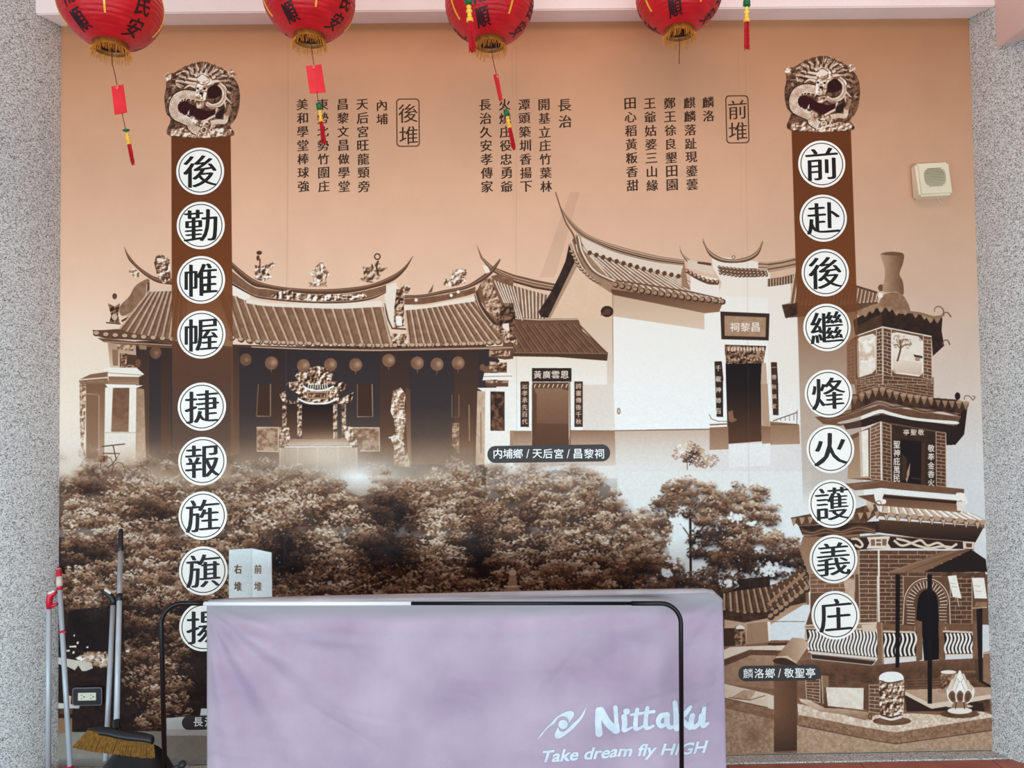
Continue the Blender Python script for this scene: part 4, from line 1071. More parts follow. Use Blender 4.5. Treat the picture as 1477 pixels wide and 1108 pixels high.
# second roof
poly(P2([(1105, 105), (1152, 112), (1130, 290), (1080, 350), (1028, 352), (1026, 270), (1085, 230)]), .12)
poly(P2([(270, 190), (480, 170), (640, 120), (1110, 190), (1090, 240), (640, 175), (420, 240), (320, 230)]), .34, 1, .05)
poly(P2([(430, 225), (650, 175), (1080, 240), (1025, 280), (650, 215), (560, 245), (450, 262)]), .14)
for k in range(4):
    line(sm(P2([(300, 205 - k * 3), (400, 195 - k * 8), (500, 165 - k * 8), (630, 118 - k * 8), (720, 140 - k * 9), (800, 135 - k * 6), (900, 165 - k * 8), (1000, 158 - k * 5), (1110, 190 - k * 9)])), 1.6, (.5, .2, .45, .24)[k])
poly(sm(P2([(400, 222), (520, 190), (640, 147), (700, 160), (820, 190), (960, 205), (1088, 215), (1086, 232), (960, 222), (820, 206), (700, 180), (645, 168), (540, 205), (440, 228)]), 3, True), (238, 230, 218))
gpoly(P2([(500, -8), (640, -60), (955, -10), (955, 90), (640, 60), (510, 90)]), .3, .3, amp=.06)
bricks(P2([(640, -60), (955, -40), (955, 85), (640, 25)]), 7, 4, .3, .7); bricks(P2([(505, -50), (640, -60), (640, 20), (510, 60)]), 6, 2, .34, .7)
poly(P2([(480, 60), (560, 55), (640, 20), (800, 70), (1100, 95), (1152, 110), (1110, 170), (800, 130), (640, 90), (480, 160)]), .2, 1, .1)
for i in range(17):
    t = i / 16; x = 500 + 640 * t; y = (75 - 55 * (x - 500) / 140) if x < 640 else (20 + 40 * (x - 640) / 140 if x < 780 else 60 + 45 * (x - 780) / 360)
    q = P2([(x - 18, y), (x + 18, y + 2), (x + 12, y + 24), (x, y + 48), (x - 12, y + 22)]); poly(q, .5, 1, .1); line(q, .8, .22); ell(*P2([(x, y + 2)])[0], 4.4, 2.4, .62)
poly(P2([(950, 80), (1090, 90), (1090, 100), (950, 92)]), .2); ell(*P2([(1092, 70)])[0], 4, 5.6, .12); line(sm(P2([(1130, 90), (1135, 70), (1155, 68), (1170, 80), (1180, 92), (1192, 75), (1178, 68)])), 1.6, .5)
# --- top storey
gpoly(Y([(455, 870), (505, 830), (660, 778), (943, 832), (946, 1108), (455, 1108)]), .4, .36, amp=.04)
bricks(Y([(455, 870), (500, 850), (505, 1105), (458, 1105)]), 12, 1, .5, .66)
bricks(Y([(625, 792), (658, 780), (660, 1050), (625, 1048)]), 13, 1, .3, .84); bricks(Y([(664, 782), (710, 792), (712, 1070), (664, 1052)]), 13, 1, .3, .84); bricks(Y([(895, 828), (942, 834), (945, 1080), (895, 1068)]), 12, 1, .34, .82); bricks(Y([(510, 1080), (660, 1050), (660, 1106), (510, 1106)]), 3, 3, .34, .74); bricks(Y([(664, 1055), (945, 1085), (945, 1106), (664, 1106)]), 2, 5, .3, .74)
poly(Y([(512, 850), (530, 835), (605, 815), (622, 830), (622, 1020), (600, 1045), (520, 1070), (515, 1040)]), .9, 1, .06); carve(Y([(515, 860), (610, 840), (615, 960), (520, 1000)]), .78, .96, 1)
poly(Y([(715, 815), (735, 815), (740, 810), (865, 835), (875, 855), (890, 860), (892, 1040), (870, 1060), (740, 1045), (735, 1030), (715, 1020)]), .9, 1, .03); line(Y([(715, 815), (740, 810), (865, 835), (890, 860), (892, 1040), (870, 1060), (735, 1042), (715, 1020), (715, 815)]), 1.4, .95)
gpoly(Y([(718, 960), (888, 985), (888, 1055), (718, 1035)]), .84, .74, .4, .8)
line(sm(Y([(745, 975), (758, 930), (765, 890), (760, 850)])), 2.6, .34); line(sm(Y([(765, 900), (790, 880), (830, 875)])), 1.6, .4); line(sm(Y([(762, 900), (740, 880), (722, 882)])), 1.4, .4); line(sm(Y([(762, 870), (785, 850), (810, 850)])), 1.2, .45)
for k in range(60): ell(*Y([(rng.normal(768, 26), rng.normal(862, 20))])[0], 1.8, .8, .5, .6, rng.uniform(0, 3), n=6)
carve(Y([(838, 935), (890, 945), (890, 958), (845, 950)]), .1, .3); ell(*Y([(862, 962)])[0], 4, 3, .6)
poly(Y([(490, 740), (640, 650), (660, 655), (1005, 725), (1000, 800), (1015, 885), (950, 945), (942, 832), (660, 775), (505, 832), (500, 800)]), .15, 1, .05)
poly(Y([(500, 780), (655, 700), (658, 772), (505, 828)]), .24, 1, .05); line(Y([(505, 830), (660, 776), (943, 832)]), 1.6, .9)
poly(Y([(500, 690), (600, 650), (640, 640), (645, 660), (600, 680), (570, 700), (530, 715), (505, 700)]), .55, 1, .12)
poly(sm(Y([(640, 660), (660, 600), (700, 580), (750, 580), (790, 610), (820, 690), (760, 700), (700, 670)]), 4, True), .5, 1, .08)
for x, y in ((650, 675), (700, 670), (740, 690), (790, 690), (850, 705), (900, 715), (935, 735), (975, 735), (560, 700), (600, 680)):
    poly(Y([(x - 22, y - 16), (x + 22, y - 12), (x + 12, y + 10), (x, y + 22), (x - 10, y + 8)]), .55, 1, .1)
line(sm(Y([(800, 690), (880, 700), (950, 720), (1005, 715)])), 3.4, .5)
for q in ([(958, 690), (965, 665), (990, 660), (1010, 680), (1012, 715)], [(1000, 715), (1012, 698), (1035, 695), (1055, 720)], [(1005, 880), (1015, 855), (1035, 855), (1048, 880)]): line(sm(Y(q)), 1.8, .42, taper=(.6, 1.2))
ell(*Y([(652, 552)])[0], 4.5, 5, .36); ell(*Y([(648, 596)])[0], 4, 4, .92)
_v = sm(Y([(650, 355), (690, 344), (740, 345), (782, 358), (778, 410), (758, 470), (775, 510), (782, 555), (778, 592), (740, 575), (670, 575), (662, 540), (672, 500), (672, 440), (655, 385)]), 5, True)
gpoly(_v, .66, .36, horiz=True, amp=.03); poly(sm(Y([(652, 358), (690, 346), (740, 347), (780, 360), (740, 366), (690, 364)]), 4, True), .34, .8)

# ================= brown columns with fading foot
for xa, xb, xc, xd, y0, y1 in ((247, 332.5, 248.5, 338, 192, 700), (1141, 1226.5, 1158, 1246, 182, 730)):
    P_ = M([(xa, y0), (xb, y0), (xd, y1), (xc, y1)]); m_, r0, r1, c0, c1 = cover(P_)
    yv = y0 + (np.arange(r0, r1) - P_[:, 1].min()) / np.ptp(P_[:, 1]) * (y1 - y0)
    if xa < 500: av = np.interp(yv, [190, 380, 430, 480, 540, 620, 700], [1, 1, .93, .8, .62, .35, .0])
    else: av = np.interp(yv, [190, 380, 430, 480, 540, 620, 700, 730], [1, .97, .93, .62, .45, .36, .3, 0])
    colv = np.stack([np.interp(yv, [190, 400, 540, 730], c) for c in ([112, 122, 122, 160], [66, 74, 82, 130], [40, 44, 60, 104])], -1)
    blend(m_ * av[:, None], r0, r1, c0, c1, colv[:, None, :])


# ================= dragon medallions (ornament)
def dragon(ox, oy, k):
    D = lambda pts: [(ox + x / k, oy + y / k) for x, y in pts]
    out = sm(D([(95, 260), (200, 230), (330, 150), (480, 100), (600, 85), (730, 130), (860, 190), (960, 270), (1040, 380), (1070, 540), (1050, 740), (1000, 860), (940, 940), (945, 1080), (150, 1080), (150, 860), (90, 760), (65, 560), (90, 420)]), 5, True)
    poly(out, .22, 1, .1, 0)
    carve(out, .16, .5, 0, .8, 2.4)
    carve(D([(150, 990), (330, 960), (560, 1030), (800, 960), (940, 1000), (940, 1070), (600, 1100), (150, 1070)]), .3, .95, 0)
    for q in ([(60, 270), (110, 220), (160, 260), (150, 330), (90, 350)], [(900, 220), (960, 180), (1020, 260), (930, 300)], [(880, 980), (960, 980), (960, 1050), (900, 1060)]): carve(D(q), .4, .95)
    # mane
    for a in ([(560, 250), (420, 240), (330, 210), (220, 260)], [(540, 330), (420, 310), (330, 290), (240, 300)], [(520, 380), (420, 370), (330, 350), (230, 340), (240, 400), (290, 430)], [(500, 280), (430, 190), (380, 160)], [(560, 250), (500, 150), (490, 110)], [(620, 240), (610, 150), (640, 100)], [(680, 260), (700, 190), (730, 150)], [(700, 300), (800, 260), (900, 280)], [(700, 350), (800, 340), (860, 370), (880, 320)], [(480, 420), (400, 400), (330, 440)], [(700, 220), (790, 190), (850, 230)]):
        line(sm(D(a)), 4.6, .34, taper=(1.3, .6)); line(sm(D(a)), 3.2, .86, taper=(1.4, .4))
    r2 = np.random.default_rng(int(ox))
    for j in range(64):
        a_ = r2.uniform(0, 2 * PI); rr = r2.uniform(.72, .97); x_, y_ = 570 + 470 * rr * math.cos(a_), 570 + 455 * rr * math.sin(a_)
        if 330 < x_ < 800 and 250 < y_ < 900: continue
        t0_ = r2.uniform(0, 6.28); R_ = r2.uniform(14, 34)
        line(D([(x_ + R_ * (1 - u * .6) * math.cos(t0_ + u * 4.4), y_ + R_ * (1 - u * .6) * math.sin(t0_ + u * 4.4)) for u in np.linspace(0, 1, 9)]), 2.0, r2.uniform(.5, .9) * (.75 if x_ > 900 else 1), .9, taper=(1.3, .6))
    for j in range(26):
        a_ = PI * (1.02 + .96 * j / 25); p0 = (570 + 250 * math.cos(a_), 420 + 190 * math.sin(a_)); p1 = (570 + 440 * math.cos(a_ + .1), 470 + 390 * math.sin(a_ + .1))
        line(D([p0, ((p0[0] + p1[0]) / 2 + 14, (p0[1] + p1[1]) / 2 - 10), p1]), 2.2, .16 if j % 2 else .7, .8, taper=(1.2, .4))
    # body: S curve
    body = sm(D([(560, 560), (440, 530), (330, 520), (230, 570), (185, 680), (210, 790), (320, 850), (420, 900), (440, 960), (520, 1010)]), 8)
    line(body, 15.5, .14); line(body, 12.6, .84, amp=.2)
    pts = res(body, 46)
    T = np.gradient(pts, axis=0); T /= np.hypot(T[:, 0], T[:, 1])[:, None]; Nn = np.stack([-T[:, 1], T[:, 0]], 1)
    for i in range(1, 45):
        for s in (-4, -1.5, 1, 3.6): ell(pts[i][0] + Nn[i][0] * (s + (i % 2)), pts[i][1] + Nn[i][1] * (s + (i % 2)), .8, .6, .42, .85, n=6)
        if i % 3 == 0: q = pts[i] - Nn[i] * 6; line([tuple(q), tuple(q - Nn[i] * 3.6 + T[i] * 1.5)], 1.8, .85, taper=(1.3, .3))
    loop = sm(D([(790, 380), (860, 450), (860, 570), (800, 650), (700, 680), (620, 640)]), 8)
    line(loop, 10.2, .14); line(loop, 7.6, .84, amp=.12); pts = res(loop, 26)
    for p in pts: ell(p[0], p[1], 1.2, .8, .42, .85, 1, n=6)
    line(sm(D([(890, 470), (890, 590), (820, 680), (700, 700), (600, 670)])), 1.2, .2)
    for q in ([(880, 560), (960, 640)], [(870, 620), (880, 700)], [(770, 700), (730, 800)], [(900, 480), (950, 510)]): line(D(q), 3, .8, taper=(1.2, .3))
    # dark voids
    poly(sm(D([(260, 640), (330, 610), (420, 650), (520, 700), (640, 740), (740, 730), (720, 800), (560, 860), (440, 800), (300, 770), (245, 710)]), 5, True), (66, 34, 36))
    poly(sm(D([(640, 500), (660, 430), (740, 390), (810, 440), (820, 520), (760, 560), (660, 570)]), 5, True), (62, 34, 34)); poly(sm(D([(770, 760), (860, 700), (860, 760), (810, 850), (750, 820)]), 4, True), .12)
    poly(D([(390, 800), (400, 720), (370, 770)]), .9)
    # head
    carve(sm(D([(490, 430), (500, 300), (560, 240), (640, 250), (700, 330), (720, 380), (640, 450), (620, 560), (600, 600), (540, 600), (480, 560)]), 5, True), .5, 1, 0)
    ell(*D([(570, 310)])[0], 8, 4.6, .9); line(sm(D([(500, 300), (570, 250), (650, 300)])), 1, .3); line(sm(D([(500, 360), (580, 390), (660, 360)])), 1, .3)
    ell(*D([(510, 440)])[0], 1.8, 1.8, .1); ell(*D([(600, 445)])[0], 1.8, 1.8, .1); poly(D([(530, 490), (580, 490), (575, 540), (560, 590), (535, 530)]), .1); line(D([(545, 520), (560, 580)]), 2, .96)
    carve(D([(480, 640), (600, 610), (640, 660), (560, 720), (500, 700)]), .3, .9)
    # limb and claws
    line(sm(D([(890, 780), (870, 880), (780, 880), (680, 900)])), 7, .8, amp=.1); line(sm(D([(940, 660), (920, 740), (880, 800)])), 5, .55); carve(D([(560, 870), (620, 850), (660, 900), (620, 1010), (560, 980), (540, 920)]), .2, .92); ring(*D([(590, 990)])[0], 4, 1.6, .85); line(sm(D([(700, 920), (670, 1000), (700, 1010)])), 1.6, .85)
    line(sm(D([(600, 880), (660, 840), (740, 800)])), 3, .85); carve(D([(400, 830), (460, 820), (520, 880), (500, 950), (440, 900)]), .4, .95)


dragon(230, 80, 9.233)
dragon(1124, 71.5, 9.233)

# seams between the vinyl strips, scuffs
SEAMS = [416.5, 744.5, 1074.5]
for x in SEAMS:
    line([(x, 30), (x + (x - 738) * .03 * .9, 1100)], 1.0, (150, 112, 88), .2)
_sy = np.clip((np.arange(CH) / KS - 420) / 200, .15, 1)[:, None, None]
cv[:] *= (1 + .05 * _sy * NB[0][..., None] + .03 * _sy * NA[0][..., None])
cv = np.clip(cv, 0, 255)
cv = 255 * (cv / 255) ** np.array([1.06, 1.07, 1.08]); cv = np.clip(cv + (cv - 150) * .07 * np.clip((150 - cv) / 60, 0, 1), 4, 255).astype(np.float32)

# ------------------------------------------------------------------ print image (drawn above, kept in the file)
_a = (cv[::-1] / 255.0).astype(np.float32)
_im = bpy.data.images.new('mural_print', CW, CH, alpha=False)
_px = np.ones((CH, CW, 4), np.float32); _px[..., :3] = _a
_im.pixels.foreach_set(_px.ravel()); _im.update(); _im.pack()

m_print = new_mat('vinyl_print', (200, 180, 160), 0.7, 0, 0.12)
_nt = m_print.node_tree
_ti = _nt.nodes.new('ShaderNodeTexImage'); _ti.image = _im; _ti.extension = 'EXTEND'; _ti.interpolation = 'Linear'
_uv = _nt.nodes.new('ShaderNodeUVMap'); _uv.uv_map = 'UVMap'
_nt.links.new(_uv.outputs[0], _ti.inputs[0]); _nt.links.new(_ti.outputs[0], _nt.nodes['Principled BSDF'].inputs['Base Color'])
_nz = _nt.nodes.new('ShaderNodeTexNoise'); _nz.inputs['Scale'].default_value = 2.2; _bp = _nt.nodes.new('ShaderNodeBump'); _bp.inputs['Distance'].default_value = .004; _bp.inputs['Strength'].default_value = .5
_tc = _nt.nodes.new('ShaderNodeTexCoord'); _nt.links.new(_tc.outputs['Object'], _nz.inputs[0]); _nt.links.new(_nz.outputs[0], _bp.inputs['Height']); _nt.links.new(_bp.outputs[0], _nt.nodes['Principled BSDF'].inputs['Normal'])

# ------------------------------------------------------------------ structure
m_pebble = new_mat('washed_pebble', (176, 170, 164), .8, 0, .3)
nt = m_pebble.node_tree; N = nt.nodes; L = nt.links
tc = N.new('ShaderNodeTexCoord')
v1 = N.new('ShaderNodeTexVoronoi'); v1.inputs['Scale'].default_value = 300
v2 = N.new('ShaderNodeTexNoise'); v2.inputs['Scale'].default_value = 330; v2.inputs['Detail'].default_value = 2
v3 = N.new('ShaderNodeTexNoise'); v3.inputs['Scale'].default_value = 2.5
for v in (v1, v2, v3): L.new(tc.outputs['Object'], v.inputs['Vector'])
c1 = N.new('ShaderNodeValToRGB'); e = c1.color_ramp.elements
e[0].position = 0; e[0].color = lin((112, 105, 100)); e[1].position = .22; e[1].color = lin((174, 171, 167))
k = c1.color_ramp.elements.new(.5); k.color = lin((200, 197, 193)); k = c1.color_ramp.elements.new(.85); k.color = lin((226, 224, 221))
sx = N.new('ShaderNodeSeparateColor'); L.new(v1.outputs['Color'], sx.inputs[0]); L.new(sx.outputs[0], c1.inputs[0])
c2 = N.new('ShaderNodeValToRGB'); c2.color_ramp.elements[0].position = .33; c2.color_ramp.elements[0].color = (.34, .32, .31, 1); c2.color_ramp.elements[1].position = .45; c2.color_ramp.elements[1].color = (1, 1, 1, 1)
L.new(v2.outputs[0], c2.inputs[0])
mx = N.new('ShaderNodeMix'); mx.data_type = 'RGBA'; mx.blend_type = 'MULTIPLY'; mx.inputs[0].default_value = .38
L.new(c1.outputs[0], mx.inputs[6]); L.new(c2.outputs[0], mx.inputs[7])
L.new(mx.outputs[2], N['Principled BSDF'].inputs['Base Color'])
bp = N.new('ShaderNodeBump'); bp.inputs['Distance'].default_value = .0015; bp.inputs['Strength'].default_value = .6
L.new(v1.outputs['Distance'], bp.inputs['Height']); L.new(bp.outputs[0], N['Principled BSDF'].inputs['Normal'])

m_pink = noise_mat('pink_paint', (250, 230, 224), (242, 220, 214), 3, .6, .0008, bscale=90)
m_pink2 = noise_mat('rose_paint', (226, 192, 182), (214, 180, 172), 4, .6, .0008, bscale=90)
m_wall = noise_mat('plaster', (214, 200, 188), (200, 186, 174), 6, .8, .001)
m_tile = noise_mat('red_floor_tile', (168, 92, 78), (186, 108, 92), 9, .5, .0006)
m_grout = noise_mat('grout', (170, 160, 150), (150, 142, 134), 40, .9)

bm = bmesh.new(); add_box(bm, -2.6, 2.7, WALL_Y + .004, WALL_Y + .14, 0, 3.9)
tag(bm_obj('wall_back', bm, m_wall), 'plastered back wall carrying the printed mural', kind='structure')
bm = bmesh.new(); add_box(bm, -6, 6, -6, WALL_Y + .14, -.06, -.004)
floor = tag(bm_obj('floor', bm, m_grout), 'porch floor of red square tiles', kind='structure')
bm = bmesh.new(); add_box(bm, -.2485, .2485, -.2485, .2485, -.003, .004, .0015, 1); _tm = bpy.data.meshes.new('tile'); bm.to_mesh(_tm); bm.free(); _tm.materials.append(m_tile)
for i in range(13):
    for j in range(12):
        x = -2.93 + .5 * i - .005; y = 2.795 - .25 - .5 * j
        if any((x - cx) ** 2 + (y - (WALL_Y + .12)) ** 2 < .45 ** 2 for cx in (-2.05, 2.19)): continue
        t = mesh_obj('tile', _tm, None, floor); t.location = (x, y, -.002 + random.uniform(-.0006, .0006))
bm = bmesh.new(); add_box(bm, -2.3, 2.5, 2.797, WALL_Y - .003, -.004, .006, .001, 1)
tag(bm_obj('trim_1', bm, m_pebble), 'narrow grey pebble strip between the tiles and the mural', kind='structure')

COLY = WALL_Y + .12; COLR = .347
for nm, cx, lb in (('wall_left', MX0 - .326, 'round washed-pebble column left of the mural'), ('wall_right', MX1 + .326, 'round washed-pebble column right of the mural')):
    bm = bmesh.new(); r = add_lathe(bm, [(COLR + .006, 0), (COLR, .02), (COLR, 3.9)], 96, (0, 0, 0))
    bm.faces.new(r[-1])
    tag(bm_obj(nm, bm, m_pebble, None, True, (cx, COLY, 0)), lb, kind='structure')
# lintel beam over the mural, following the measured underside
FRONT = 2.775
zb = MZ1
bm = bmesh.new()
zf = (at(300, 17.5, FRONT).z + at(1200, 11.5, FRONT).z) / 2
v = []
for x in (MX0 - .34, MX1 + .34):
    v.append([bm.verts.new(p) for p in ((x, FRONT, zf), (x, WALL_Y + .003, zb - .002), (x, WALL_Y + .003, 3.9), (x, FRONT, 3.9))])
for k in range(4): bm.faces.new((v[0][k], v[0][(k + 1) % 4], v[1][(k + 1) % 4], v[1][k]))
bm.faces.new(v[0]); bm.faces.new(v[1][::-1])
es = [e for e in bm.edges if all(abs(q.co.z - zf) < 1e-5 and abs(q.co.y - FRONT) < 1e-5 for q in e.verts)]
bmesh.ops.bevel(bm, geom=es, offset=.004, segments=2, affect='EDGES')
tag(bm_obj('trim_2', bm, m_pink), 'pale pink painted lintel beam above the mural', kind='structure')
pb = at(1437, 70, FRONT)
bm = bmesh.new(); add_box(bm, pb.x, pb.x + .5, 0.3, FRONT + .02, pb.z, 3.9, .006)
tag(bm_obj('trim_3', bm, m_pink2), 'rose painted deeper beam running forward from the right column', kind='structure')

# ------------------------------------------------------------------ the mural
mural = tag(empty('mural', (0, WALL_Y, (MZ0 + MZ1) / 2)), 'large sepia printed mural of temples, trees and a brick pavilion covering the wall', 'mural')
MZc = (MZ0 + MZ1) / 2
seam_x = [at(x, 500, WALL_Y).x for x in SEAMS]
xs = [MX0] + seam_x + [MX1]
for i in range(4):
    xa, xb = xs[i] + (.0001 if i else 0), xs[i + 1] - (.0001 if i < 3 else 0)
    bm = bmesh.new()
    nx, nz_ = 8, 20
    g = [[bm.verts.new((xa + (xb - xa) * a / nx, 0, MZ0 + (MZ1 - MZ0) * b / nz_ - MZc)) for a in range(nx + 1)] for b in range(nz_ + 1)]
    for b in range(nz_):
        for a in range(nx): bm.faces.new((g[b][a], g[b][a + 1], g[b + 1][a + 1], g[b + 1][a]))
    uvl = bm.loops.layers.uv.new('UVMap')
    for f in bm.faces:
        for l in f.loops: l[uvl].uv = ((l.vert.co.x - MX0) / (MX1 - MX0), (l.vert.co.z + MZc - MZ0) / (MZ1 - MZ0))
    ff = bm.faces[:]
    ret = bmesh.ops.extrude_face_region(bm, geom=ff)
    bmesh.ops.translate(bm, verts=[q for q in ret['geom'] if isinstance(q, bmesh.types.BMVert)], vec=(0, .002, 0))
    bm_obj('vinyl_strip', bm, m_print, mural)

m_ink = new_mat('brown_ink', (62, 34, 20), .5, 0, .25)
m_ink2 = new_mat('dark_ink', (30, 22, 20), .5, 0, .25)
m_cream = new_mat('cream_print', (254, 246, 235), .5, 0, .25)
m_pill = new_mat('charcoal_print', (62, 54, 52), .5, 0, .25)
m_whitep = new_mat('white_print', (250, 248, 244), .5, 0, .25)


def flat_mesh(name, parts, y, mat, parent, thick=.0002):
    """parts = [(verts Nx2 in wall x,z, tris)] -> one thin printed mesh at depth y in front of the wall"""
    vv, tt, yy, n = [], [], [], 0
    for prt in parts:
        v, t = prt[:2]; nc = prt[2] if len(prt) > 2 else 1
        if not len(v): continue
        vv.append(v); tt.append(t + n); n += len(v)
        yy.append(y - .00005 * (np.arange(len(v)) // max(len(v) // nc, 1)))
    v = np.concatenate(vv); t = np.concatenate(tt)
    ox, oz = parent_world(parent)
    co = np.stack([v[:, 0] - ox, np.concatenate(yy), v[:, 1] - oz], 1)
    # face towards the camera (-y)
    a, b, c = co[t[:, 0]], co[t[:, 1]], co[t[:, 2]]
    nrm = np.cross(b - a, c - a)[:, 1]
    t = np.where((nrm > 0)[:, None], t[:, ::-1], t)
    me = bpy.data.meshes.new(name); me.from_pydata(co.tolist(), [], t.tolist())
    return mesh_obj(name, me, mat, parent)


def parent_world(p):
    x = z = 0
    while p is not None:
        x += p.location.x; z += p.location.z; p = p.parent
    return x, z


def shape(pts, holes=None):
    """filled outline -> (verts, tris)"""
    from mathutils.geometry import tessellate_polygon
    loops = [[Vector((a, b, 0)) for a, b in pts]] + [[Vector((a, b, 0)) for a, b in h] for h in (holes or [])]
    t = tessellate_polygon(loops)
    v = np.array([(p.x, p.y) for l in loops for p in l])
    return v, np.array([tuple(q) for q in t])


def circ(cx, cz, r, n=56, r2=None):
    a = [(cx + r * math.cos(2 * PI * k / n), cz + r * math.sin(2 * PI * k / n)) for k in range(n)]
    if r2 is None: return shape(a)
    b = [(cx + r2 * math.cos(2 * PI * k / n), cz + r2 * math.sin(2 * PI * k / n)) for k in range(n)]
    v = np.array(a + b); t = []
    for k in range(n): j = (k + 1) % n; t += [(k, j, n + j), (k, n + j, n + k)]
    return v, np.array(t)


PX = WALL_Y / F_PX       # metres per measured px on the wall


def put(ch, x, z, size, heavy=.02, rise=.05, sx=1.0, thin=-.006):
    v, t = cjk(ch, heavy, rise, thin)
    return v * [size * sx, size] + [x, z], t, (3 if heavy else 1)


# discs with big characters
LEFT = [('後', 288.8, 247), ('勤', 289.6, 325.3), ('帷', 290.1, 403.8), ('幄', 290.6, 482.7), ('捷', 291.3, 586.6), ('報', 292.1, 665.2), ('旌', 292.6, 743.9), ('旗', 293.4, 823.5), ('揚', 293.8, 904.3)]
RIGHT = [('前', 1185.2, 236.7), ('赴', 1187.4, 314.8), ('後', 1190.2, 393.5), ('繼', 1192.7, 472.4), ('烽', 1194.9, 567.8), ('火', 1197.7, 648), ('護', 1200.2, 726.8), ('義', 1202.2, 806.5), ('庄', 1205, 887.6)]
for lst in (LEFT, RIGHT):
    for ch, px, py in lst:
        p = at(px, py, WALL_Y)
        d = empty('printed_disc', (p.x, 0, p.z - MZc), parent=mural)
        r = 34.6 * PX
        flat_mesh('disc_ground', [circ(p.x, p.z, r)], -.0005, m_cream, d)
        flat_mesh('disc_ring', [circ(p.x, p.z, r * .905, 64, r * .866)], -.0009, m_ink, d)
        flat_mesh('disc_character', [put(ch, p.x, p.z, r * 1.34, .03, .075, 1.0, -.008)], -.0009, m_ink2, d)

POEM = [('美和學堂棒球強', 436, 150.7, 20.05, 16), ('東勢北勢竹圍庄', 465.2, 150.7, 20.05, 16), ('昌黎文昌做學堂', 494.3, 150.7, 20.05, 16), ('天后宮旺龍頸旁', 522.6, 150.7, 20.1, 16.5), ('內埔', 550.8, 152, 20.3, 16),
        ('長治久安孝傳家', 699.8, 151.3, 20.05, 16.8), ('火燒庄役忠勇爺', 728, 151, 20.1, 16.5), ('潭頭築圳香揚下', 756, 151, 20.1, 16.5), ('開基立庄竹葉林', 784.6, 151, 20.1, 16.5), ('長治', 814.5, 151.8, 24, 18.5),
        ('田心稻黃粄香甜', 908.8, 149.3, 20.15, 16.5), ('王爺姑婆三山緣', 937.2, 149.3, 20.15, 16.5), ('鄭王徐良墾田園', 965.8, 148.8, 20.1, 16.5), ('麒麟落趾現鎏蕓', 994.5, 148.3, 20.1, 16.5), ('麟洛', 1021.5, 147.5, 20.3, 16.5)]
for s, px, py, st, sz in POEM:
    p = at(px, py, WALL_Y)
    flat_mesh('poem_line', [put(ch, p.x + .0006 * i, p.z - i * st * PX, sz * PX, .026, .08, 1.0, 0) for i, ch in enumerate(s)], -.0006, m_ink, mural)


def rrect(cx, cz, w, h, r, n=6):
    pts = []
    for (sx, sz, a0) in ((1, 1, 0), (-1, 1, 90), (-1, -1, 180), (1, -1, 270)):
        for k in range(n + 1):
            a = math.radians(a0 + 90 * k / n)
            pts.append((cx + sx * (w / 2 - r) + r * math.cos(a), cz + sz * (h / 2 - r) + r * math.sin(a)))
    return pts


def strip_ring(o, i):
    v = np.array(o + i); n = len(o); t = []
    for k in range(n): j = (k + 1) % n; t += [(k, j, n + j), (k, n + j, n + k)]
    return v, np.array(t)


for s, bx, by, cx1, cy1, cy2 in (('後堆', 588.5, 177, 588.6, 163.5, 195.5), ('前堆', 1063.5, 172.2, 1063.6, 158.3, 189.5)):
    c = at(bx, by, WALL_Y); a = at(cx1, cy1, WALL_Y); b = at(cx1 + .8, cy2, WALL_Y)
    f = flat_mesh('title_frame', [strip_ring(rrect(c.x, c.z, 34 * PX, 71 * PX, 5.5 * PX), rrect(c.x, c.z, 31 * PX, 68 * PX, 4.5 * PX))], -.0006, m_ink, mural)
    flat_mesh('title_characters', [put(s[0], a.x, a.z, 27.5 * PX, .012, .06), put(s[1], b.x, b.z, 26.5 * PX, .012, .06)], -.0009, m_ink, f)


def caption(segs, x0, x1, yc, h, size, rise_px=0):
    a, b = at(x0, yc, WALL_Y), at(x1, yc - rise_px, WALL_Y)
    w = b.x - a.x
    f = flat_mesh('caption_label', [shape(rrect((a.x + b.x) / 2, (a.z + b.z) / 2, w, h * PX, h * PX * .48, 8))], -.0006, m_pill, mural)
    parts = []
    for ch, px in segs:
        q = at(px, yc - rise_px * (px - x0) / (x1 - x0), WALL_Y)
        if ch == '/': parts.append((np.array([(q.x - .0055, q.z - .017), (q.x - .0025, q.z - .017), (q.x + .0065, q.z + .017), (q.x + .0035, q.z + .017)]), np.array([(0, 1, 2), (0, 2, 3)])))
        else: parts.append(put(ch, q.x, q.z, size * PX, 0, 0, 1.0, .0 if ch in '麟' else .010))
    flat_mesh('caption_text', parts, -.0009, m_whitep, f)


caption([('内', 718), ('埔', 732.5), ('鄉', 747), ('/', 761), ('天', 775), ('后', 790), ('宮', 806), ('/', 819.5), ('昌', 833.5), ('黎', 849.5), ('祠', 864.5)], 703, 880, 654.5, 24.5, 14, 0)
caption([('麟', 1079), ('洛', 1095), ('鄉', 1110.5), ('/', 1124), ('敬', 1138), ('聖', 1153.5), ('亭', 1169)], 1065, 1184, 971.5, 22, 14, 1)
caption([('長', 286), ('治', 302), ('鄉', 317.5)], 262.5, 420, 1041.5, 20, 13.5, 0)

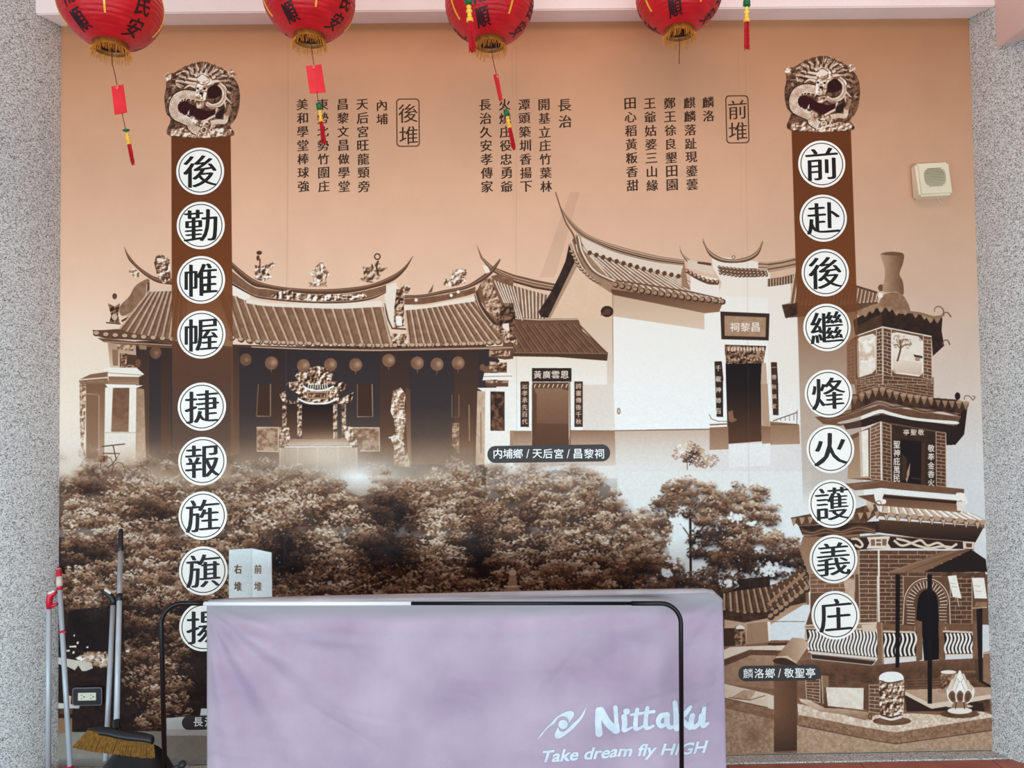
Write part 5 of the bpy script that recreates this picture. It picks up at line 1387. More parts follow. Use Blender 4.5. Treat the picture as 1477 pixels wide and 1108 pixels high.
# ------------------------------------------------------------------ wall speaker
m_speaker = noise_mat('aged_cream_plastic', (236, 220, 190), (228, 210, 178), 5, .45, .0003)
m_slot = new_mat('speaker_slot', (176, 154, 122), .7)
sp = at(1349, 257.5, WALL_Y - .05)
spk = tag(empty('wall_speaker', (sp.x, WALL_Y - .001, sp.z)), 'cream plastic square wall speaker with a slotted grille on the right of the mural', 'speaker')
spk.rotation_euler = (0, math.radians(-2.5), 0)
S = .0655
bm = bmesh.new()
for (w, y) in ((S * 1.05, 0), (S, -.05)): pass
vb = [bm.verts.new(p) for p in ((-S * 1.03, 0, -S * 1.08), (S * 1.03, 0, -S * 1.08), (S * 1.03, 0, S * 1.03), (-S * 1.03, 0, S * 1.03))]
vf = [bm.verts.new(p) for p in ((-S, -.052, -S), (S, -.052, -S), (S, -.04, S), (-S, -.04, S))]
bm.faces.new(vb); bm.faces.new(vf[::-1])
for k in range(4): bm.faces.new((vb[k], vb[(k + 1) % 4], vf[(k + 1) % 4], vf[k]))
bmesh.ops.bevel(bm, geom=bm.edges[:], offset=.008, segments=3, affect='EDGES')
bm_obj('housing', bm, m_speaker, spk)
bm = bmesh.new()
for k in range(12):
    z = .040 - k * .0062; hw = [.026, .034, .038, .040, .041, .041, .041, .041, .040, .038, .034, .026][k]
    y = -.0462 - .006 * (S - z) / (2 * S)
    add_box(bm, -hw, hw, y - .0032, y + .004, z - .0008, z + .0008)
bm_obj('grille_slots', bm, m_slot, spk)['kind'] = 'stuff'
bm = bmesh.new(); add_tube(bm, [(.03, -.004, -.068), (.04, -.004, -.082), (.052, -.003, -.092)], .0011, 6)
add_tube(bm, [(-.05, -.004, -.066), (-.062, -.003, -.072)], .0011, 6)
bm_obj('wire_ends', bm, m_speaker, spk)['kind'] = 'stuff'

# ------------------------------------------------------------------ wall socket
m_black = new_mat('black_plastic', (34, 32, 36), .35)
m_socket = new_mat('ivory_socket', (240, 236, 214), .4)
m_dk = new_mat('hole_black', (14, 13, 14), .6)
oc = at(128.5, 1003, WALL_Y)
out = tag(empty('wall_socket', (oc.x, WALL_Y - .0005, oc.z)), 'dark cover plate with an ivory twin power socket low on the left of the mural', 'socket')
bm = bmesh.new(); add_box(bm, -.057, .057, -.012, 0, -.035, .035, .006, 3)
bm_obj('cover_plate', bm, m_black, out)
m_rim = new_mat('plate_rim', (120, 112, 116), .3)
bm = bmesh.new(); o_, i_ = rrect(0, 0, .112, .068, .009), rrect(0, 0, .1065, .0625, .008)
n_ = len(o_); V0 = [bm.verts.new((a, -.0126, b)) for a, b in o_ + i_]
for k in range(n_): j = (k + 1) % n_; bm.faces.new((V0[k], V0[j], V0[n_ + j], V0[n_ + k]))
ret = bmesh.ops.extrude_face_region(bm, geom=bm.faces[:]); bmesh.ops.translate(bm, verts=[q for q in ret['geom'] if isinstance(q, bmesh.types.BMVert)], vec=(0, .003, 0))
bm_obj('plate_rim', bm, m_rim, out)
bm = bmesh.new(); add_box(bm, -.034, .034, -.0150, -.008, -.0145, .0145, .0015, 2)
rec = bm_obj('receptacle', bm, m_socket, out)
bm = bmesh.new()
for cx in (-.019, .016):
    add_box(bm, cx - .004, cx + .003, -.0155, -.012, .0055, .0072); add_box(bm, cx - .004, cx + .003, -.0155, -.012, -.0072, -.0055)
    add_tube(bm, [(cx + .0085, -.0156, 0), (cx + .0085, -.012, 0)], .0026, 10)
bm_obj('slots', bm, m_dk, rec)['kind'] = 'stuff'

# ------------------------------------------------------------------ lanterns
m_red = new_mat('lantern_cloth', (206, 22, 34), .45, 0, .35)
nt = m_red.node_tree; N = nt.nodes; L = nt.links
tc = N.new('ShaderNodeTexCoord'); sep = N.new('ShaderNodeSeparateXYZ'); L.new(tc.outputs['Object'], sep.inputs[0])
nz = N.new('ShaderNodeTexNoise'); nz.inputs['Scale'].default_value = 16; nz.inputs['Detail'].default_value = 5
mp = N.new('ShaderNodeMapping'); mp.inputs['Scale'].default_value = (1, 1, 3.2); L.new(tc.outputs['Object'], mp.inputs[0]); L.new(mp.outputs[0], nz.inputs[0])
bp = N.new('ShaderNodeBump'); bp.inputs['Distance'].default_value = .006; bp.inputs['Strength'].default_value = .85; L.new(nz.outputs[0], bp.inputs['Height'])
L.new(bp.outputs[0], N['Principled BSDF'].inputs['Normal'])
cr = N.new('ShaderNodeValToRGB'); cr.color_ramp.elements[0].color = lin((184, 10, 20)); cr.color_ramp.elements[1].color = lin((212, 18, 30)); cr.color_ramp.elements[0].position = .3; cr.color_ramp.elements[1].position = .7
L.new(nz.outputs[0], cr.inputs[0]); L.new(cr.outputs[0], N['Principled BSDF'].inputs['Base Color'])
N['Principled BSDF'].inputs['Sheen Weight'].default_value = .1
m_ltext = new_mat('lantern_ink', (36, 8, 14), .5)
m_gold = new_mat('gold_glitter', (255, 200, 70), .35, .1)
m_rimg = noise_mat('gilt_band', (134, 84, 32), (164, 108, 44), 60, .45, metal=.2)
m_fringe = noise_mat('gold_fringe', (206, 126, 34), (232, 160, 62), 80, .6)
m_cord = new_mat('dark_red_cord', (110, 28, 26), .7)
m_card = noise_mat('red_paper', (232, 44, 52), (222, 36, 46), 20, .5)
m_cardp = new_mat('card_knot', (244, 170, 160), .6)
m_green = noise_mat('green_bead', (22, 120, 62), (12, 84, 46), 90, .35, .001)
m_yel = noise_mat('yellow_bead', (242, 178, 52), (250, 206, 90), 60, .3)
m_tas = noise_mat('red_tassel', (206, 18, 34), (170, 10, 26), 150, .6)
m_inside = new_mat('lantern_inside', (70, 26, 14), .8)

LR = .15


def prof(t):
    """lantern meridian, t = 0 at the bottom rim, 1 at the top rim -> (r, z)"""
    a = -PI / 2 + PI * t
    a0 = math.asin(.048 / LR) if False else .33
    a = -PI / 2 + a0 + (PI - 2 * a0) * t
    return LR * math.cos(a), LR * .90 * math.sin(a)


def surf(az, z_arc, out=.0):
    """point on the lantern at azimuth az and normalised height -1..1"""
    r, z = prof((z_arc + 1) / 2)
    return Vector(((r + out) * math.cos(az), (r + out) * math.sin(az), z * (1 + out / LR)))


bm = bmesh.new()
NR = 176
pr = []
for i in range(NR + 1):
    r, z = prof(i / NR)
    pr.append((r * (1 + .011 * (abs(math.sin(i / NR * PI * 22)) - .6)), z))
_wa = [(random.uniform(0, 6.28), random.randint(5, 19), random.uniform(20, 60)) for _ in range(7)]
add_lathe(bm, pr, 96, wob=lambda a, z: sum(math.sin(a * k + p + z * q) for p, k, q in _wa) * .0009)
me_body = bpy.data.meshes.new('paper_globe'); bm.to_mesh(me_body); bm.free(); me_body.materials.append(m_red)
me_body.polygons.foreach_set('use_smooth', [True] * len(me_body.polygons))


def lantern_text(s, az):
    bm = bmesh.new()
    size = .050
    arc = 1.0
    for i, ch in enumerate(s):
        v, t = cjk(ch, .03, .12)
        b2 = bmesh.new(); vs_ = [b2.verts.new((a, 0, b)) for a, b in v]
        for q in t:
            try: b2.faces.new([vs_[k] for k in q])
            except ValueError: pass
        for k in range(-4, 5):
            bmesh.ops.bisect_plane(b2, geom=b2.verts[:] + b2.edges[:] + b2.faces[:], plane_co=(k * .12, 0, 0), plane_no=(1, 0, 0))
            bmesh.ops.bisect_plane(b2, geom=b2.verts[:] + b2.edges[:] + b2.faces[:], plane_co=(0, 0, k * .12), plane_no=(0, 0, 1))
        hc = .66 - i * .44
        for q in b2.verts:
            h = hc + q.co.z * .385
            r, z = prof((h + 1) / 2)
            p = surf(az + q.co.x * size * .9 / max(r, .05), h, .0012)
            q.co = p
        tmp = bpy.data.meshes.new('x'); b2.to_mesh(tmp); b2.free(); bm.from_mesh(tmp); bpy.data.meshes.remove(tmp)
    me = bpy.data.meshes.new('lettering'); bm.to_mesh(me); bm.free(); me.materials.append(m_ltext)
    return me


me_txt = [lantern_text(s, a) for s, a in (('風調雨順', 0), ('國泰民安', PI / 2), ('風調雨順', PI), ('國泰民安', 3 * PI / 2))]
bm = bmesh.new()
for kk in range(4):
    az = PI / 4 + kk * PI / 2
    for i in range(38):
        h = -.54 + i * 1.08 / 37
        c = surf(az, h, .001); u = Vector((-math.sin(az), math.cos(az), 0)); up = (surf(az, h + .01, .001) - surf(az, h - .01, .001)).normalized()
        n = u.cross(up); w, hh = .0027, .0021
        q = [bm.verts.new(c + u * a * w + up * b * hh + n * d * .0012) for d in (1, -1) for a, b in ((-1, -1), (1, -1), (1, 1), (-1, 1))]
        bm.faces.new(q[:4]); bm.faces.new(q[4:][::-1])
        for j in range(4): bm.faces.new((q[j], q[(j + 1) % 4], q[4 + (j + 1) % 4], q[4 + j]))
me_dots = bpy.data.meshes.new('gold_dots'); bm.to_mesh(me_dots); bm.free(); me_dots.materials.append(m_gold)
RB, ZB = prof(0); RB += .001
bm = bmesh.new()
add_lathe(bm, [(RB - .003, ZB + .004), (RB + .0015, ZB + .004), (RB + .001, ZB - .014), (RB + .0025, ZB - .016), (RB - .001, ZB - .017), (RB - .003, ZB + .004)], 48)
me_rim = bpy.data.meshes.new('rim_band'); bm.to_mesh(me_rim); bm.free(); me_rim.materials.append(m_rimg); me_rim.polygons.foreach_set('use_smooth', [True] * len(me_rim.polygons))
bm = bmesh.new()
add_lathe(bm, [(RB - .003, -ZB - .004), (RB + .0015, -ZB - .004), (RB + .001, -ZB + .012), (RB - .003, -ZB + .012), (RB - .003, -ZB - .004)], 48)
me_rim2 = bpy.data.meshes.new('rim_band'); bm.to_mesh(me_rim2); bm.free(); me_rim2.materials.append(m_rimg); me_rim2.polygons.foreach_set('use_smooth', [True] * len(me_rim2.polygons))
bm = bmesh.new(); r_ = add_lathe(bm, [(RB - .004, -ZB + .006), (RB - .004, ZB - .004)], 32); bm.faces.new(r_[0])
me_in = bpy.data.meshes.new('inner_sleeve'); bm.to_mesh(me_in); bm.free(); me_in.materials.append(m_inside)


def fringe_mesh(seed, lmin=.012, lmax=.034):
    rn = random.Random(seed); bm = bmesh.new()
    for k in range(150):
        a = 2 * PI * k / 150 + rn.uniform(-.02, .02)
        ln = rn.uniform(lmin, lmax) ; fl = rn.uniform(.0, .012); tw = rn.uniform(-.25, .25)
        p0 = Vector((RB * .985 * math.cos(a), RB * .985 * math.sin(a), ZB - .013))
        p1 = Vector(((RB + fl * .6) * math.cos(a + tw * .05), (RB + fl * .6) * math.sin(a + tw * .05), ZB - .014 - ln * .5))
        p2 = Vector(((RB + fl) * math.cos(a + tw * .12), (RB + fl) * math.sin(a + tw * .12), ZB - .014 - ln))
        add_tube(bm, [p0, p1, p2], .0007, 3, False)
    me = bpy.data.meshes.new('fringe'); bm.to_mesh(me); bm.free(); me.materials.append(m_fringe); return me


def tassel(parent, base, d, scale=1.0, bead_flat=False, bend=0.0, split=0):
    """green bead, yellow beads and red threads hanging along direction d"""
    d = d.normalized()
    t = empty('tassel', base, parent=parent)
    t.rotation_euler = d.to_track_quat('-Z', 'Y').to_euler()
    t.scale = (scale,) * 3
    bm = bmesh.new()
    if bead_flat: add_lathe(bm, [(.0003, .004), (.006, .0035), (.0118, 0), (.006, -.0035), (.0003, -.004)], 14)
    else:
        add_lathe(bm, [(.0003, .012), (.006, .010), (.0092, .004), (.0092, -.003), (.006, -.008), (.0003, -.010)], 12)
        for k in range(24):
            a = random.uniform(0, 6.28); z = random.uniform(-.009, .011)
            bmesh.ops.create_icosphere(bm, subdivisions=1, radius=.0024, matrix=Matrix.Translation((.0078 * math.cos(a), .0078 * math.sin(a), z)))
    bm_obj('green_bead', bm, m_green, t, True)
    bm = bmesh.new()
    z = -.010
    pf = [(.0003, z)]
    for j, rr in enumerate((.006, .0075, .0055)):
        pf += [(rr * .6, z - .0005), (rr, z - .004), (rr, z - .006), (rr * .6, z - .0095)]; z -= .010
    pf += [(.0075, z - .001), (.0085, z - .008), (.0065, z - .010), (.0003, z - .010)]
    add_lathe(bm, pf, 16); bm_obj('yellow_bead', bm, m_yel, t, True)
    z -= .010
    bm = bmesh.new(); rn = random.Random(hash((round(base[0], 3), split)) & 255)
    for k in range(34):
        a = rn.uniform(0, 6.28); r = .0055 * math.sqrt(rn.random()); ln = rn.uniform(.056, .072)
        sp = .4 + rn.random() * .9
        add_tube(bm, [(r * math.cos(a), r * math.sin(a), z + .002), (r * 1.1 * math.cos(a) + bend * .3, r * 1.1 * math.sin(a), z - ln * .5), (r * sp * 1.3 * math.cos(a) + bend + (split * (1 if k % 2 else -1)), r * sp * 1.3 * math.sin(a), z - ln)], .0011, 4)
    bm_obj('threads', bm, m_tas, t)['kind'] = 'stuff'
    return t


def lantern(px, py, depth, spin, label, dangle, seed, group):
    """dangle: list of measured px positions of the cord, card, beads"""
    c = at(px, py, depth)
    spin += math.atan2(-c.y, -c.x) + PI / 2
    L_ = tag(empty('paper_lantern', (c.x, c.y, c.z)), label, 'lantern', group)
    for me, nm, rz in [(me_body, 'paper_globe', 0)] + [(m, 'lettering', spin) for m in me_txt] + [(me_dots, 'gold_dots', spin), (me_rim, 'rim_band', 0), (me_rim2, 'rim_band', 0), (me_in, 'inner_sleeve', 0)]:
        o = mesh_obj(nm, me, None, L_); o.rotation_euler = (0, 0, rz)
        if nm == 'gold_dots': o['kind'] = 'stuff'
    mesh_obj('fringe', fringe_mesh(seed), None, L_)['kind'] = 'stuff'
    # loop and hanging cord above, up to the wire
    bm = bmesh.new(); add_tube(bm, [(-.045, 0, -ZB + .008), (-.02, 0, -ZB + .05), (0, 0, -ZB + .06), (.02, 0, -ZB + .05), (.045, 0, -ZB + .008)], .0014, 6)
    add_tube(bm, [(0, 0, -ZB + .06), (0, 0, 3.9 - c.z)], .0018, 6)
    bm_obj('hanger', bm, m_cord, L_)
    W_ = lambda q, dy=0.0: at(q[0], q[1], depth + dy) - c
    if 'cord' in dangle:
        bm = bmesh.new(); add_tube(bm, [(0, 0, -ZB - .01), (0, 0, ZB * .6)] + [tuple(W_(q)) for q in dangle['cord']], .0013 if 'card' in dangle else .0016, 6)
        bm_obj('cord', bm, m_cord, L_)
    if 'card' in dangle:
        q = [W_(p, dangle.get('tw', 0) * (-1 if k in (0, 3) else 1)) for k, p in enumerate(dangle['card'])]
        n = (q[1] - q[0]).cross(q[3] - q[0]).normalized() * .0012
        bm = bmesh.new()
        # slightly bowed card: 2 x 6 grid
        G = []
        for s in (-1, 1):
            rows = []
            for j in range(7):
                a = q[0].lerp(q[3], j / 6); b = q[1].lerp(q[2], j / 6)
                rows.append([bm.verts.new(a.lerp(b, i / 4) + n * s * .5 + n * 2.2 * math.sin(PI * i / 4)) for i in range(5)])
            G.append(rows)
        for s, rows in enumerate(G):
            for j in range(6):
                for i in range(4):
                    f = (rows[j][i], rows[j][i + 1], rows[j + 1][i + 1], rows[j + 1][i]); bm.faces.new(f if s else f[::-1])
        bd = [(0, i) for i in range(5)] + [(j, 4) for j in range(1, 7)] + [(6, i) for i in range(3, -1, -1)] + [(j, 0) for j in range(5, 0, -1)]
        for k in range(len(bd)):
            a, b = bd[k], bd[(k + 1) % len(bd)]
            bm.faces.new((G[0][a[0]][a[1]], G[0][b[0]][b[1]], G[1][b[0]][b[1]], G[1][a[0]][a[1]]))
        cd = bm_obj('wish_card', bm, m_card, L_)
        m = (q[0] + q[1]) / 2; dn = (q[3] - q[0]).normalized(); rt = (q[1] - q[0]).normalized()
        if (q[1] - q[0]).length > .02:
            bm = bmesh.new(); nn = n * (-3.5 if n.y > 0 else 3.5)
            add_tube(bm, [m + dn * .002 + nn, m + dn * .008 + rt * .004 + nn, m + dn * .014 + rt * .001 + nn, m + dn * .008 - rt * .004 + nn], .0011, 5)
            bm_obj('paper_knot', bm, m_cardp, cd)
    if 'cord2' in dangle:
        bm = bmesh.new(); add_tube(bm, [tuple(W_(q)) for q in dangle['cord2']], .0012, 6); bm_obj('cord', bm, m_cord, L_)
    if 'bead' in dangle:
        b = W_(dangle['bead']); e_ = W_(dangle['tip'])
        tassel(L_, b, e_ - b, (e_ - b).length / .115, dangle.get('flat', False), dangle.get('bend', 0), dangle.get('split', 0))
    return L_


G4 = 'red paper lanterns hanging in front of the mural'
F4 = -PI / 2
lantern(160, 6, 2.27, F4 - PI / 4 - .13, 'leftmost red paper lantern with black characters, wire rim and dangling red card', dict(cord=[(162, 92), (166, 108), (169, 124)], card=[(160.5, 124.5), (178, 121.5), (183.5, 162), (165.5, 165.5)], cord2=[(176, 163), (179, 176), (181, 187)], bead=(182, 188), tip=(192, 236), flat=True, split=.003), 1, G4)
lantern(446, -2, 2.415, F4 - PI / 4 + .17, 'second red paper lantern from the left, above the long red card', dict(cord=[(449, 66), (451, 80), (453, 95)], card=[(441, 95), (463.5, 92.5), (470, 133), (447, 135)], cord2=[(457, 132), (459, 146)], bead=(460.5, 154), tip=(467, 205)), 2, G4)
lantern(706, 6, 2.465, F4 - .22, 'third red paper lantern from the left, with its red card turned edge-on', dict(cord=[(710, 82), (713, 95), (716, 107)], card=[(711.5, 108), (718, 106), (725, 144), (720, 146)], tw=.012, cord2=[(722, 145), (728, 156)], bead=(730.5, 163), tip=(741.5, 214)), 3, G4)
lantern(979, -8, 2.555, F4 - .13, 'rightmost of the four large red paper lanterns, with only a bare dark cord', dict(cord=[(979, 47), (980, 70), (979.5, 92)]), 4, G4)
G2 = 'lanterns of the nearer row, only their tassels in view'
lantern(675, -150, 2.05, F4 + .3, 'nearer red lantern whose green, yellow and red tassel hangs before the third lantern', dict(cord=[(675.5, -70), (675.5, -10)], bead=(675.5, 1), tip=(681, 72), flat=False), 5, G2)
lantern(1076, -150, 1.95, F4 - .4, 'nearer red lantern whose tassel hangs alone, right of the rightmost big lantern', dict(cord=[(1076.5, -70), (1076.5, -8)], bead=(1077, 4), tip=(1077, 68)), 6, G2)
bm = bmesh.new(); add_box(bm, -2.6, 2.7, -1.2, WALL_Y + .14, 3.9, 4.0)  # unseen slab holding the lantern hangers, extended forward to shade the upper columns
tag(bm_obj('ceiling', bm, m_pink), 'porch ceiling above the frame', kind='structure')

# ------------------------------------------------------------------ table tennis barrier
BY = 2.36
b0, b1 = at(300.5, 868, BY), at(1040.5, 853, BY)
m_cloth = new_mat('mauve_cloth', (178, 165, 188), .8, 0, .2)
nt = m_cloth.node_tree; N = nt.nodes; L = nt.links
tc = N.new('ShaderNodeTexCoord'); n1 = N.new('ShaderNodeTexNoise'); n1.inputs['Scale'].default_value = 3.2; n1.inputs['Detail'].default_value = 6
n2 = N.new('ShaderNodeTexNoise'); n2.inputs['Scale'].default_value = 60
cr = N.new('ShaderNodeValToRGB'); cr.color_ramp.elements[0].position = .32; cr.color_ramp.elements[0].color = lin((168, 146, 166)); cr.color_ramp.elements[1].position = .68; cr.color_ramp.elements[1].color = lin((196, 174, 188))
L.new(tc.outputs['Object'], n1.inputs[0]); L.new(tc.outputs['Object'], n2.inputs[0]); L.new(n1.outputs[0], cr.inputs[0])
# grime towards the hemmed edges: uses the cloth's own UVs
uv = N.new('ShaderNodeUVMap'); uv.uv_map = 'UVMap'; sx = N.new('ShaderNodeSeparateXYZ'); L.new(uv.outputs[0], sx.inputs[0])
ad = N.new('ShaderNodeMath'); ad.operation = 'MULTIPLY_ADD'; ad.inputs[1].default_value = .09; L.new(n1.outputs[0], ad.inputs[0]); L.new(sx.outputs[1], ad.inputs[2])
c3 = N.new('ShaderNodeValToRGB'); c3.color_ramp.elements[0].position = .955; c3.color_ramp.elements[0].color = (0, 0, 0, 1); c3.color_ramp.elements[1].position = 1.02 if False else 1.0; c3.color_ramp.elements[1].color = (1, 1, 1, 1)
ml = N.new('ShaderNodeMath'); ml.operation = 'MULTIPLY_ADD'; ml.inputs[1].default_value = -1.6; ml.inputs[2].default_value = .985; L.new(sx.outputs[0], ml.inputs[0])
m3 = N.new('ShaderNodeMath'); m3.operation = 'MAXIMUM'; L.new(ad.outputs[0], m3.inputs[0]); L.new(ml.outputs[0], m3.inputs[1]); L.new(m3.outputs[0], c3.inputs[0])
mx = N.new('ShaderNodeMix'); mx.data_type = 'RGBA'; L.new(c3.outputs[0], mx.inputs[0]); L.new(cr.outputs[0], mx.inputs[6]); mx.inputs[7].default_value = lin((160, 153, 158))
L.new(mx.outputs[2], N['Principled BSDF'].inputs['Base Color'])
vz = N.new('ShaderNodeTexVoronoi'); vz.inputs['Scale'].default_value = 26; L.new(tc.outputs['Object'], vz.inputs['Vector'])
cz = N.new('ShaderNodeValToRGB'); cz.color_ramp.elements[0].position = .012; cz.color_ramp.elements[0].color = (.62, .56, .66, 1); cz.color_ramp.elements[1].position = .07; cz.color_ramp.elements[1].color = (1, 1, 1, 1)
L.new(vz.outputs['Distance'], cz.inputs[0]); mz = N.new('ShaderNodeMix'); mz.data_type = 'RGBA'; mz.blend_type = 'MULTIPLY'; mz.inputs[0].default_value = .45
L.new(mx.outputs[2], mz.inputs[6]); L.new(cz.outputs[0], mz.inputs[7]); L.new(mz.outputs[2], N['Principled BSDF'].inputs['Base Color'])
bp = N.new('ShaderNodeBump'); bp.inputs['Distance'].default_value = .0012; bp.inputs['Strength'].default_value = .5; L.new(n2.outputs[0], bp.inputs['Height']); L.new(bp.outputs[0], N['Principled BSDF'].inputs['Normal'])
m_hem = noise_mat('grey_hem', (170, 162, 166), (188, 180, 184), 8, .8)

bar = tag(empty('sports_barrier', ((b0.x + b1.x) / 2, BY, 0)), 'low mauve cloth covered table tennis barrier standing in front of the mural', 'barrier')
bw = (b1.x - b0.x) / 2
zl, zr = b0.z, b1.z


def top_z(u):
    return np.interp(u, [0, .04, .45, .97, .99, 1], [zl - .004, zl, zr - .008, zr, zr - .006, zr - .03])


_rw = random.Random(21)
WR = [(_rw.random(), _rw.uniform(.15, .95), _rw.uniform(-.003, .003), _rw.uniform(.04, .16), _rw.uniform(.006, .02), _rw.gauss(-.25 if k % 2 else .12, .3)) for k in range(70)]
WR += [(_rw.uniform(.9, .99), _rw.uniform(.1, .95), _rw.uniform(.001, .0025), _rw.uniform(.02, .05), .006, _rw.uniform(.2, .7)) for k in range(22)]


def drape(u, v):
    """depth offset of the cloth at u (left-right), v (0 bottom, 1 top)"""
    # folds radiating from the upper left corner and a sag under the top tube
    d = 0.0
    ang = math.atan2((1 - v) * .76, u * 1.65 + .02); rad = math.hypot(u * 1.65, (1 - v) * .76)
    d += .011 * math.sin(ang * 17 + .6) * math.exp(-((rad - .45) / .42) ** 2) * min(1, (1 - v) * 8)
    d += .010 * math.exp(-((v - .90) / .035) ** 2) * (.6 + .4 * math.sin(u * 9))
    d -= .012 * math.sin(PI * u) * math.sin(PI * min(1, v * 1.05))
    ang2 = math.atan2((1 - v) * .76, (1 - u) * 1.65 + .02); rad2 = math.hypot((1 - u) * 1.65, (1 - v) * .76)
    d += .007 * math.sin(ang2 * 13 + 1.2) * math.exp(-((rad2 - .4) / .3) ** 2) * min(1, (1 - v) * 8)
    d += .003 * math.sin(u * 23 + v * 11) * math.sin(v * 17 - u * 7) + .0035 * math.sin(u * 11 - v * 19)
    for (uu, vv, am, wl, wh, tl) in WR:
        xx = (u - uu) * 1.65; zz = (v - vv) * .76; a_ = xx * math.cos(tl) + zz * math.sin(tl); c_ = -xx * math.sin(tl) + zz * math.cos(tl)
        if abs(a_) < 3 * wl and abs(c_) < 3 * wh: d += am * math.exp(-(a_ / wl) ** 2 - (c_ / wh) ** 2)
    # stitched line running down near the right end
    d += .004 * math.exp(-((u - .79) / .012) ** 2)
    e = min(u, 1 - u) / .02
    return d * min(1, e) * min(1, (1 - v) / .02)


bm = bmesh.new(); nu, nv = 240, 120
uvl = bm.loops.layers.uv.new('UVMap')
g = []
for j in range(nv + 1):
    row = []
    for i in range(nu + 1):
        u, v = i / nu, j / nv
        z = .02 + (top_z(u) - .02) * v
        row.append(bm.verts.new((-bw + 2 * bw * u, -.012 + drape(u, v), z)))
    g.append(row)
vu = {}
for j in range(nv):
    for i in range(nu):
        f = bm.faces.new((g[j][i], g[j][i + 1], g[j + 1][i + 1], g[j + 1][i]))
        for l, (a, b) in zip(f.loops, ((i, j), (i + 1, j), (i + 1, j + 1), (i, j + 1))): l[uvl].uv = (a / nu, b / nv)
ret = bmesh.ops.extrude_face_region(bm, geom=bm.faces[:]); bmesh.ops.translate(bm, verts=[q for q in ret['geom'] if isinstance(q, bmesh.types.BMVert)], vec=(0, .0012, 0))
cover_cloth = bm_obj('cloth_front', bm, m_cloth, bar, True)
# top hem rising behind, back cloth
bm = bmesh.new(); us = np.linspace(0.0, 1.0, 60)
rows = []
for dy, dz in ((-.0125, -.001), (-.011, .0045), (-.002, .0085), (.010, .0075), (.0145, -.002), (.0145, -.74)):
    rows.append([bm.verts.new((-bw + 2 * bw * u, dy, max(top_z(u) + dz + (.014 * math.sin(PI * min(1, max(0, (u - .03) / .95))) * (.5 if dy > -.005 else 0)), .02))) for u in us])
for A_, B_ in zip(rows, rows[1:]):
    for k in range(len(us) - 1): bm.faces.new((A_[k], A_[k + 1], B_[k + 1], B_[k]))
bm_obj('cloth_hem', bm, m_hem, bar, True)
m_steel = new_mat('black_tube', (24, 22, 24), .3, .2)
bm = bmesh.new(); add_tube(bm, [(-bw + .02, .0075, .03), (-bw + .02, .0075, zl - .025), (bw - .03, .0075, zr - .025), (bw - .03, .0075, .03), (-bw + .02, .0075, .03)], .006, 10)
bm_obj('inner_frame', bm, m_steel, bar)
for sx_ in (-.6, .6):
    bm = bmesh.new(); add_box(bm, sx_ - .012, sx_ + .012, -.13, .13, .004, .018, .003); bm_obj('foot', bm, m_steel, bar)

# lettering on the barrier
m_logo = noise_mat('white_ink', (224, 232, 238), (204, 216, 226), 30, .7)


def on_cloth(px, py):
    q = at(px, py, BY - .012); u = (q.x - bar.location.x + bw) / (2 * bw); v = (q.z - .02) / (top_z(u) - .02)
    return Vector((q.x - bar.location.x, -.0132 + drape(u, v) - .0008, q.z))


def cloth_poly(name, polys, tris=None):
    """outline polygons in measured px laid on the cloth"""
    bm = bmesh.new()
    for pi_, (v, t) in enumerate(polys):
        b2 = bmesh.new(); vs_ = [b2.verts.new((a, b, 0)) for a, b in v]
        for q in t:
            try: b2.faces.new([vs_[k] for k in q])
            except ValueError: pass
        lo, hi = np.array(v).min(0), np.array(v).max(0)
        for x in np.arange(math.ceil(lo[0] / 5) * 5, hi[0], 5): bmesh.ops.bisect_plane(b2, geom=b2.verts[:] + b2.edges[:] + b2.faces[:], plane_co=(x, 0, 0), plane_no=(1, 0, 0))
        for y in np.arange(math.ceil(lo[1] / 5) * 5, hi[1], 5): bmesh.ops.bisect_plane(b2, geom=b2.verts[:] + b2.edges[:] + b2.faces[:], plane_co=(0, y, 0), plane_no=(0, 1, 0))
        for q in b2.verts: q.co = on_cloth(q.co.x, q.co.y) - Vector((0, pi_ * .00006, 0))
        tmp = bpy.data.meshes.new('x'); b2.to_mesh(tmp); b2.free(); bm.from_mesh(tmp); bpy.data.meshes.remove(tmp)
    return bm_obj(name, bm, m_logo, bar)


K4 = lambda pts: Zp(740, 831, pts)
